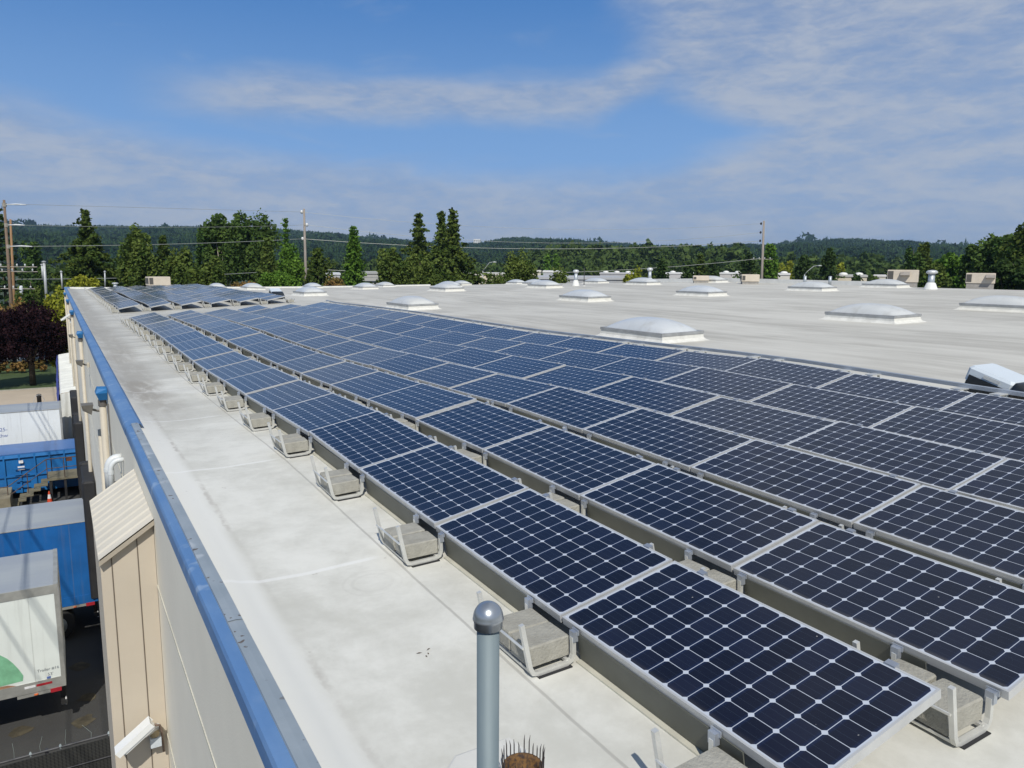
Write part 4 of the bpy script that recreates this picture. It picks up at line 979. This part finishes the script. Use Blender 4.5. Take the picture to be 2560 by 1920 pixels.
def crown_conifer(w,h,n,size,levels=16,droop=.25,top=.0,seed=0,dens=1.,taper=.85,ragged=.3,nb=9,cut=0.,spire=.16):
    r=np.random.default_rng(seed); P=[];T=[]
    per=max(3,int(n/(levels*nb)))
    for L in range(levels):
        f=(L+.5)/levels; z=h*(cut+(1-cut)*f)
        R=w/2*(1-f)**taper*(1+r.normal()*.06)+size*.4
        if top>0: R=(w/2*spire*((1-f)/top)**.9 if f>1-top else w/2*(spire+(1-spire)*((1-top-f)/(1-top))**taper))*(1+r.normal()*.08)+size*.3
        for b_ in range(nb):
            a=2*math.pi*(b_+r.random())/nb; rr=R*(1+r.normal()*ragged); tt=r.random()
            m_=max(2,int(per*(.35+1.0*(1-f))))
            if top>0 and f>1-top: m_=max(2,int(m_*.65)); rr*=r.choice([.5,.9,1.6])
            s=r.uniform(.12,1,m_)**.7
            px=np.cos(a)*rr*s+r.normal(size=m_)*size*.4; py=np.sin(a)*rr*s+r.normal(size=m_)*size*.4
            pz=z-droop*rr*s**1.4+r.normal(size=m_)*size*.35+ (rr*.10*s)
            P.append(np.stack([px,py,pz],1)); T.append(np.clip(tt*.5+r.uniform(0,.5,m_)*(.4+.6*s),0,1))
    P=np.concatenate(P); T=np.concatenate(T)
    return leaves(P,size,T,.35)
def add_tree(name,label,px,pt,D,wpx,kind,leafkey,n,size,group=None,seed=0,trunk=BARK,cat='tree',base=.0,**kw):
    P=at_dist(px,pt,D); zc=horizon(px); H=P.z-GZ; w=wpx*D*math.cos(math.atan2(P.x-CAM.x,P.y-CAM.y)-YAW)/F_PX
    o=thing(name,label,cat,(P.x,P.y,GZ),rng.uniform(0,6.28) ,group)
    zb=H*base
    if px>170: zb=max(0.,min(H*.75,at_dist(px,742,D).z-GZ-.3))
    n=int(n*2.1); size=size*.62
    if kind=='broad': V,Fq,T=crown_broad(w,H-zb,n,size,seed=seed,**kw)
    else: V,Fq,T=crown_conifer(w,H-zb,n,size,seed=seed,**kw)
    V=V+np.array([0,0,zb])
    link('crown',fast_mesh('crown',V,Fq,LV[leafkey],T),o)
    r=max(.10,w*.028)
    b=MB(); b.tube([(0,0,0),(r*.3,0,H*.4),(0,r*.2,H*.93)],[r*1.3,r,r*.25],8)
    if kind=='broad':
        rr=random.Random(seed)
        for k in range(7):
            a=rr.uniform(0,6.28); z0=H*rr.uniform(.15,.45); z1=min(H*.92,z0+H*rr.uniform(.25,.45)); l=w*rr.uniform(.15,.33)
            b.tube([(0,0,z0),(l*.4*math.cos(a),l*.4*math.sin(a),(z0+z1)/2),(l*math.cos(a),l*math.sin(a),z1)],[r*.6,r*.45,r*.15],6)
    b.obj('trunk',trunk,o,True)
    return o
G='trees behind the warehouse roof'
A=add_tree
A('conifer_tree','tall dark conifer cut by the left frame edge behind the poles',-8,512,150,120,'con','dark',1900,.9,G,1,droop=.2)
A('deciduous_tree','round dark green tree right of the two left poles',78,604,165,64,'broad','green',1500,.9,G,2,base=.15)
A('conifer_tree','big conifer with a bent wispy tip at the left',212,527,125,190,'con','con',6200,.75,G,3,top=.28,spire=.14,droop=.25,levels=20,ragged=.30)
A('pine_tree','rounded golden-green pine left of centre over the far array',345,594,98,98,'broad','olive',3600,.5,G,4,clumps=40,up=True,base=.05)
A('conifer_tree','dull green conifer just right of the rounded pine',407,590,135,74,'con','con',2200,.7,G,5,droop=.15)
A('pine_tree','small pine in front of the big leafy pair, left one',452,634,100,84,'broad','olive',2200,.5,G,6,up=True,base=.05,clumps=30)
A('pine_tree','small pine in front of the big leafy pair, right one',532,650,94,62,'broad','olive',1800,.5,G,7,up=True,base=.05,clumps=24)
A('pine_tree','low bushy pine behind the small tan rooftop unit',492,672,96,70,'broad','con',1500,.5,G,8,up=True,base=.0)
A('deciduous_tree','left of the two big leafy trees with pale trunks',548,523,140,128,'broad','green',4600,.75,G,9,trunk=PALE,base=.12,clumps=44)
A('deciduous_tree','right of the two big leafy trees with pale trunks',622,522,143,146,'broad','green',5600,.75,G,10,trunk=PALE,base=.10,clumps=50)
A('conifer_tree','yellowish light green conifer left of the slim birch',668,596,118,74,'con','olive',2400,.6,G,11,droop=.1,ragged=.2)
A('birch_tree','slim pale-stemmed birch with a thin airy tip',713,545,124,42,'con','lime',2000,.6,G,12,trunk=PALE,top=.30,droop=-.25,taper=.55,ragged=.35)
A('birch_tree','bushy lime green birch foot beside the utility pole',722,614,122,82,'broad','lime',2000,.6,G,13,trunk=PALE,base=.05)
A('shrub','broad green shrub beyond the far parapet left of the pole',706,684,102,110,'broad','lime',1500,.45,G,14,cat='shrub',up=True)
A('shrub','orange-tinged shrub at the foot of the leafy pair',618,700,104,80,'broad','rust',900,.45,G,15,cat='shrub')
A('pine_tree','dark small pine just right of the grey pole',794,622,118,84,'con','con',2400,.6,G,16,droop=-.05,taper=.6)
A('shrub','rusty shrub under the dark pine right of the pole',838,690,108,60,'broad','rust',700,.45,G,17,cat='shrub')
A('cypress_tree','narrow spire-shaped dark green tree, centre left',883,568,132,56,'con','lime',3000,.6,G,18,droop=-.3,taper=.62,ragged=.12,levels=24)
A('pine_tree','young upright pine left of the tall cedars',976,634,104,76,'broad','olive',2300,.5,G,19,up=True,clumps=26)
A('cedar_tree','tall cedar with a sparse drooping top, left of the twin cedar',1046,533,138,190,'con','con',6000,.75,G,20,top=.42,spire=.20,droop=.30,levels=19,ragged=.38,taper=.8)
A('cedar_tree','left stem of the twin-topped cedar',1104,531,130,200,'con','olive',5600,.75,G,21,top=.40,spire=.15,droop=.32,levels=20,ragged=.36,taper=.8)
A('cedar_tree','right stem of the twin-topped cedar, tallest spire',1131,524,131,250,'con','con',6800,.75,G,22,top=.42,spire=.13,droop=.34,levels=21,ragged=.36,taper=.8)
A('pine_tree','bushy green pine in front of the tall cedars',1050,640,104,104,'broad','olive',3000,.5,G,23,up=True,clumps=34)
A('shrub','low spreading green shrub at the foot of the twin cedar',1120,690,102,110,'broad','con',1700,.45,G,24,cat='shrub',up=True)
A('pine_tree','round bushy pine right of the street lamp',1297,642,104,92,'broad','olive',3000,.45,G,25,up=True,clumps=34)
A('shrub','pale green shrub left of the round pine',1238,688,100,62,'broad','olive',900,.4,G,26,cat='shrub',up=True)
A('shrub','light green shrub standing before the long grey roof',1398,676,95,56,'broad','olive',420,.4,G,27,cat='shrub',up=True)
A('poplar_tree','left of two slim bright green poplars below the wood',1369,636,300,26,'con','lime',700,1.4,G,28,droop=-.3,taper=.5,ragged=.1)
A('poplar_tree','right of two slim bright green poplars below the wood',1391,636,300,24,'con','lime',700,1.4,G,29,droop=-.3,taper=.5,ragged=.1)
A('shrub','yellow-orange shrub left of a skylight in the middle distance',1582,671,118,50,'broad','yel',900,.5,G,30,cat='shrub',up=True)
A('shrub','small olive shrub behind a skylight vent in the middle distance',1628,676,118,32,'broad','olive',600,.5,G,31,cat='shrub',up=True)
A('conifer_tree','dark spreading conifer left of the white warehouses',1655,648,150,52,'con','dark',1300,.7,G,32,droop=.1)
A('conifer_tree','dark conifer among the white warehouses, left one',1722,656,170,62,'con','dark',1500,.8,G,33,droop=.1)
A('conifer_tree','dark conifer among the white warehouses, tallest one',1752,636,172,56,'con','con',1400,.8,G,34,droop=.1)
A('conifer_tree','dark conifer among the white warehouses, right one',1782,652,170,62,'con','dark',1500,.8,G,35,droop=.1)
A('conifer_tree','very dark tree just left of the distant pole',1872,636,172,64,'con','dark',1600,.8,G,36,droop=.05,taper=.5)
A('poplar_tree','bright green column tree just right of the distant pole',1926,612,178,50,'con','lime',1900,.8,G,37,droop=-.25,taper=.4,ragged=.15)
A('deciduous_tree','pale yellow-green round tree behind the right street lamp',1968,648,230,54,'broad','yel',800,1.,G,38)
A('conifer_tree','dark conifer behind the right street lamp',2010,640,168,60,'con','dark',1700,.8,G,39,droop=.05,taper=.6)
A('conifer_tree','tall narrow dark conifer right of the right street lamp',2075,622,168,48,'con','dark',1700,.8,G,40,droop=.0,taper=.5)
A('deciduous_tree','small round yellow-green tree right of the narrow dark conifer',2098,652,220,34,'broad','yel',600,1.,G,41)
A('shrub','dark ragged shrub in front of the cream warehouse on the right',2145,690,140,38,'broad','dark',600,.6,G,42,cat='shrub',up=True)
A('shrub','olive shrub left of the large rooftop unit',2190,692,120,44,'broad','olive',700,.5,G,43,cat='shrub')
A('deciduous_tree','square-topped tree behind the large rooftop unit, left half',2286,606,175,50,'broad','green',1700,.9,G,44,base=.1)
A('deciduous_tree','square-topped tree behind the large rooftop unit, right half',2316,606,178,46,'broad','con',1600,.9,G,45,base=.1)
A('deciduous_tree','wide green tree right of the stout white vent pipe',2392,620,150,100,'broad','lime',3200,.8,G,46,clumps=34)
A('deciduous_tree','medium green tree under the big right-hand trees',2448,602,140,90,'broad','green',2800,.8,G,47,clumps=34)
A('deciduous_tree','big green tree second from the right frame edge',2500,585,130,110,'broad','green',3800,.75,G,48,clumps=40)
A('deciduous_tree','tallest tree, cut by the right frame edge',2575,545,118,150,'broad','con',5200,.75,G,49,clumps=46)
A('deciduous_tree','dark lower tree at the right frame edge',2535,640,105,110,'broad','dark',2600,.6,G,50)
A('deciduous_tree','olive tree behind the stout white vent pipe',2345,655,120,80,'broad','olive',1800,.6,G,51)
A('shrub','bright yellow-green shrub at the far left corner of the roof',205,686,86,74,'broad','yel',1500,.4,G,52,cat='shrub',up=True)
A('shrub','large yellow-green bush beside the far end of the blue eave',142,716,84,84,'broad','yel',2200,.4,G,53,cat='shrub')
A('shrub','reddish-yellow bush at the foot of the tall left pole',22,735,96,110,'broad','rust',1900,.45,G,54,cat='shrub')
A('shrub','olive bush in the field left of the tall pale post',75,690,118,90,'broad','olive',1500,.55,G,55,cat='shrub')
A('shrub','dark bush behind the purple-leaved tree',60,705,105,60,'broad','con',1100,.5,G,57,cat='shrub')
A('plum_tree','broad purple-leaved plum tree shading the lawn',64,755,83,205,'broad','purple',9500,.32,None,56,base=.17,clumps=60)
A('plum_tree','second purple-leaved plum tree at the left frame edge',-75,770,82,180,'broad','purple',5200,.34,None,59,base=.16,clumps=50)
for k in range(5):
    o=thing('hedge_shrub','low reddish hedge shrub under the plum tree, %s from the left'%ORD[k],'shrub',(-9.6+k*1.35,91.5,GZ),0,'hedge shrubs along the lawn')
    V,Fq,T=crown_broad(1.7,1.3,420,.22,clumps=12,seed=80+k); link('foliage',fast_mesh('foliage',V,Fq,LV['rust'],T),o)
# cars parked beyond the hedge, in the shade
CARB=[(.55,.56,.58),(.10,.10,.11),(.60,.60,.58),(.30,.31,.33)]
for k in range(4):
    x=-11.6+k*2.9; o=thing('parked_car',['silver','black','white','grey'][k]+' parked car half hidden behind the hedge under the plum tree','car',(x,100.5,GZ),0,'cars parked behind the hedge')
    cm=M('car_paint_%d'%k,CARB[k],.3,var=.02,coat=.5)
    pr=[(-2.1,.35),(-2.15,.7),(-1.9,.82),(-1.0,.9),(-.45,1.38),(.9,1.42),(1.6,.95),(2.1,.88),(2.15,.45),(2.0,.3)]
    def ext(pr,w0,w1): 
        b=MB(); n=len(pr); b.add([(-w0,y,z) for y,z in pr]+[(w0,y,z) for y,z in pr],[tuple(range(n-1,-1,-1)),tuple(range(n,2*n))]+[(i,(i+1)%n,n+(i+1)%n,n+i) for i in range(n)]); return b
    ext(pr,.86,.86).obj('body',cm,o)
    ext([(-.95,.93),(-.45,1.32),(.85,1.36),(1.45,.96)],.868,.868).obj('window',WIN,o)
    for sx in (-.8,.8):
        for yy in (-1.35,1.3):
            b=MB(); b.lathe([(.2,-.1),(.32,-.1),(.32,.1),(.2,.1)],14); mxx=Matrix.Translation((sx,yy,.32))@Matrix.Rotation(math.pi/2,4,'Y'); b.v=[tuple(mxx@Vector(q)) for q in b.v]; b.obj('wheel',TYRE,o)
# far wood: one mass
def wood(name,label,spec,leafkey,size,per,seed):
    r=np.random.default_rng(seed); VV=[];FF_=[];TT=[];off=0
    for (px0,px1,pt,D0,D1,n) in spec:
        for k in range(n):
            px=px0+(px1-px0)*(k+r.random())/n; D=r.uniform(D0,D1); t=pt+abs(r.normal())*7+ (7 if D<D0+(D1-D0)*.3 else 0)
            P=at_dist(px,t,D); H=P.z-GZ; w=H*r.uniform(.45,.7)
            V,Fq,T=crown_broad(w,H*.95,per,size*r.uniform(.8,1.2),clumps=14,seed=int(r.integers(1e6)))
            T=np.clip(T*.6+r.random()*.4,0,1)
            VV.append(V+np.array([P.x,P.y,GZ])); FF_.append(Fq+off); TT.append(T); off+=len(V)
    o=link(name,fast_mesh(name,np.concatenate(VV),np.concatenate(FF_),LV[leafkey],np.concatenate(TT)))
    return tag(o,label,'woodland',None,'stuff')
wood('far_wood','dark mixed wood forming a wide band behind the white roofs',[(1335,1860,598,430,560,60),(1300,1420,620,420,520,14),(1420,1860,640,380,430,34),(1280,1900,655,330,380,30)],'far',3.0,420,5)
wood('far_copse','wooded strip in the valley left of the cedars',[(60,560,655,300,420,34),(640,1010,640,380,520,34),(900,1330,655,400,520,36),(1150,1330,648,420,560,16)],'far',2.8,330,6)
wood('right_copse','wooded strip in front of the right-hand hills',[(1960,2210,628,360,480,24),(1900,2330,655,300,380,30),(1900,2420,640,480,620,44)],'far',2.8,380,8)
# ------------------------------------------------------------------ hills
RID=[(-500,575),(-200,570),(0,572),(130,573),(290,577),(470,575),(560,575),(640,580),(700,583),(800,590),(900,600),(1000,606),(1060,612),(1130,616),(1190,617),(1240,608),(1290,604),(1400,606),(1500,612),(1640,622),(1760,626),(1850,622),(1930,620),(1990,613),(2080,606),(2160,608),(2280,616),(2400,624),(2560,626),(3100,615)]
rp=np.array(RID,float)
def ridge(px): return float(np.interp(px,rp[:,0],rp[:,1]))
DN,DF=800.,2700.
Vh=[];nj=16; PXS=list(np.arange(-500,3101,25)); grid={}
for i,px in enumerate(PXS):
    for j in range(nj):
        f=j/(nj-1); D=DN+(DF-DN)*f; t=ridge(px); zt=at_dist(px,t,DF).z
        P=at_dist(px,t,D); nz=14*math.sin(px*.013+f*5)+10*math.sin(px*.031-f*9)
        z=GZ-3+(zt-GZ)*(f**.8)+nz*f*(1-f)*1.2
        Vh.append((P.x,P.y,z))
for i,px in enumerate(PXS):   # far side of the ridge
    P=at_dist(px,ridge(px),DF+500); Vh.append((P.x,P.y,at_dist(px,ridge(px),DF).z-70))
b=MB(); fh=[(i*nj+j,(i+1)*nj+j,(i+1)*nj+j+1,i*nj+j+1) for i in range(len(PXS)-1) for j in range(nj-1)]
n0=len(PXS)*nj; fh+=[(i*nj+nj-1,(i+1)*nj+nj-1,n0+i+1,n0+i) for i in range(len(PXS)-1)]
b.add(Vh,fh); tag(b.obj('hills',M('hill_ground',(.030,.050,.022),.95,var=.2,scale=.01),smooth=True),kind='structure')
def hz(i,j): 
    i=min(max(i,0),len(PXS)-1.001); j=min(max(j,0),nj-1.001); i0,j0=int(i),int(j); a,c=i-i0,j-j0
    q=lambda ii,jj: np.array(Vh[ii*nj+jj])
    return q(i0,j0)*(1-a)*(1-c)+q(i0+1,j0)*a*(1-c)+q(i0,j0+1)*(1-a)*c+q(i0+1,j0+1)*a*c
def forest():
    r=np.random.default_rng(3); VV=[];FT=[];TT=[];o=0
    ii=np.arange(6)
    def one(P,w,h,t,con):
        nonlocal o
        if con:
            for k in range(3):
                z0=h*(.10+.28*k); z1=h*(.52+.24*k) if k<2 else h; R=w/2*(1-.28*k)
                ph=r.uniform(0,6.28)
                ring=np.stack([P[0]+R*np.cos(ii*1.047+ph)*r.uniform(.7,1.2,6),P[1]+R*np.sin(ii*1.047+ph)*r.uniform(.7,1.2,6),P[2]+z0+r.uniform(-.06,.06,6)*h],1)
                VV.append(ring); VV.append(np.array([[P[0],P[1],P[2]+z1]]))
                FT.append(np.stack([o+ii,o+(ii+1)%6,np.full(6,o+6)],1)); TT.append(np.clip(t+r.uniform(-.25,.25,6),0,1)); o+=7
        else:
            n=26; a=r.normal(size=(n,3)); a/=np.linalg.norm(a,axis=1)[:,None]; a[:,2]=np.abs(a[:,2])
            C=P+np.array([0,0,h*.35])+a*np.array([w*.5,w*.5,h*.62])
            u=r.normal(size=(n,3)); u/=np.linalg.norm(u,axis=1)[:,None]; v=r.normal(size=(n,3)); v/=np.linalg.norm(v,axis=1)[:,None]; s=w*.25
            VV.append(np.stack([C-u*s,C+u*s*.6+v*s*.8,C+u*.3*s-v*s],1).reshape(-1,3)); FT.append(o+np.arange(n*3).reshape(n,3)); TT.append(np.clip(t+r.uniform(-.3,.3,n),0,1)); o+=3*n
    for k in range(10500):
        i=r.uniform(15,len(PXS)-20); j=(nj-1)*(.02+.98*r.uniform(0,1)**.8)
        P=hz(i,j); t=.45+.35*math.sin(i*.7+j*1.3)*math.sin(j*.9-i*.21)+r.uniform(-.2,.2)
        if r.random()<.30: one(P,r.uniform(6,9),r.uniform(13,22),t*.7,True)
        else: one(P,r.uniform(11,19),r.uniform(10,17),t,False)
    for k in range(900):   # ridge line
        px=r.uniform(-150,2750); i=(px+500)/25; P=hz(i,nj-1-r.uniform(0,.8))
        cl=max(0,math.sin(px*.035)+math.sin(px*.0131+1)+.6*math.sin(px*.11))
        h=r.uniform(9,19)+15*cl*r.random()**1.5
        if r.random()<.55: one(P,h*.34,h*r.uniform(.7,1.05),.12+.2*r.random(),True)
        else: one(P,h*.8,h*.75,.25,False)
    V=np.concatenate(VV); Fq=np.concatenate(FT); T=np.concatenate(TT)
    return fast_mesh('hill_forest',V,Fq,LV['hill'],T)
tag(link('hill_forest',forest()),'dark forest covering the distant hills along the horizon','forest',None,'stuff')
# houses among the hill trees
def hill_house(px,py,D,w,h,d,label,wallc,roofc,group='houses on the wooded hills'):
    P=at_dist(px,py,D); o=thing('hill_house',label,'house',(P.x,P.y,P.z-h*.5),-YAW-math.atan((px-1280)/F_PX)+rng.uniform(-.3,.3),group)
    MB().box(-w/2,w/2,-d/2,d/2,-h*2,h).obj('wall',M('hh_wall_%.2f'%wallc[0],wallc,.7),o)
    MB().add([(-w/2-.5,-d/2-.5,h),(w/2+.5,-d/2-.5,h),(w/2+.5,d/2+.5,h),(-w/2-.5,d/2+.5,h),(-w/2-.5,0,h+d*.32),(w/2+.5,0,h+d*.32)],[(0,1,5,4),(2,3,4,5),(0,4,3),(1,2,5)]).obj('roof',M('hh_roof_%.2f'%roofc[0],roofc,.8),o)
    for k in range(3): MB().box(-w/2+w*(k+.3)/3,-w/2+w*(k+.65)/3,-d/2-.1,-d/2,h*.2,h*.7).obj('window',WIN,o)
for k in range(6): hill_house(1204+k*7,639-k*.4,1900,7.5,5.5,8,'white hillside row house, %s from the left of the row above the cream warehouse'%ORD[k],(.74,.73,.70),(.34,.33,.34))
hill_house(1193,602,2500,22,5,10,'wide pale house on the crest above the hillside row houses',(.70,.70,.66),(.6,.6,.58))
hill_house(742,588,2350,15,5,9,'pale house on the hill just left of the grey utility pole',(.62,.60,.55),(.5,.49,.46))
hill_house(781,586,2350,13,5,9,'pale house on the hill just right of the grey utility pole',(.62,.60,.55),(.5,.49,.46))
hill_house(120,641,1500,12,4,8,'small white house low on the hill above the tall pale post',(.7,.7,.68),(.7,.7,.68))
hill_house(286,639,1500,14,4,8,'small pale house low on the hill beside the round pine',(.66,.64,.60),(.6,.6,.58))
hill_house(2235,615,2500,18,5,9,'cream house on the right-hand hillside, left of a pair',(.66,.60,.50),(.5,.45,.4))
hill_house(2258,616,2500,16,5,9,'cream house on the right-hand hillside, right of a pair',(.66,.60,.50),(.5,.45,.4))
hill_house(1954,624,2400,12,5,8,'small white house on the hill right of the distant pole',(.7,.7,.68),(.6,.6,.6))
# ------------------------------------------------------------------ air
HAZE=True
if HAZE:
    hm=bpy.data.materials.new('haze_air'); hm.use_nodes=True; t=hm.node_tree; t.nodes.clear()
    pv=t.nodes.new('ShaderNodeVolumePrincipled'); pv.inputs['Color'].default_value=(.50,.74,1,1); pv.inputs['Density'].default_value=.00010; pv.inputs['Anisotropy'].default_value=.2
    ou=t.nodes.new('ShaderNodeOutputMaterial'); t.links.new(pv.outputs[0],ou.inputs['Volume'])
    tag(MB().box(-3600,6200,-400,5200,-60,190).obj('haze',hm),'thin bluish haze softening the distant hills','haze',None,'stuff')
bpy.context.view_layer.update()
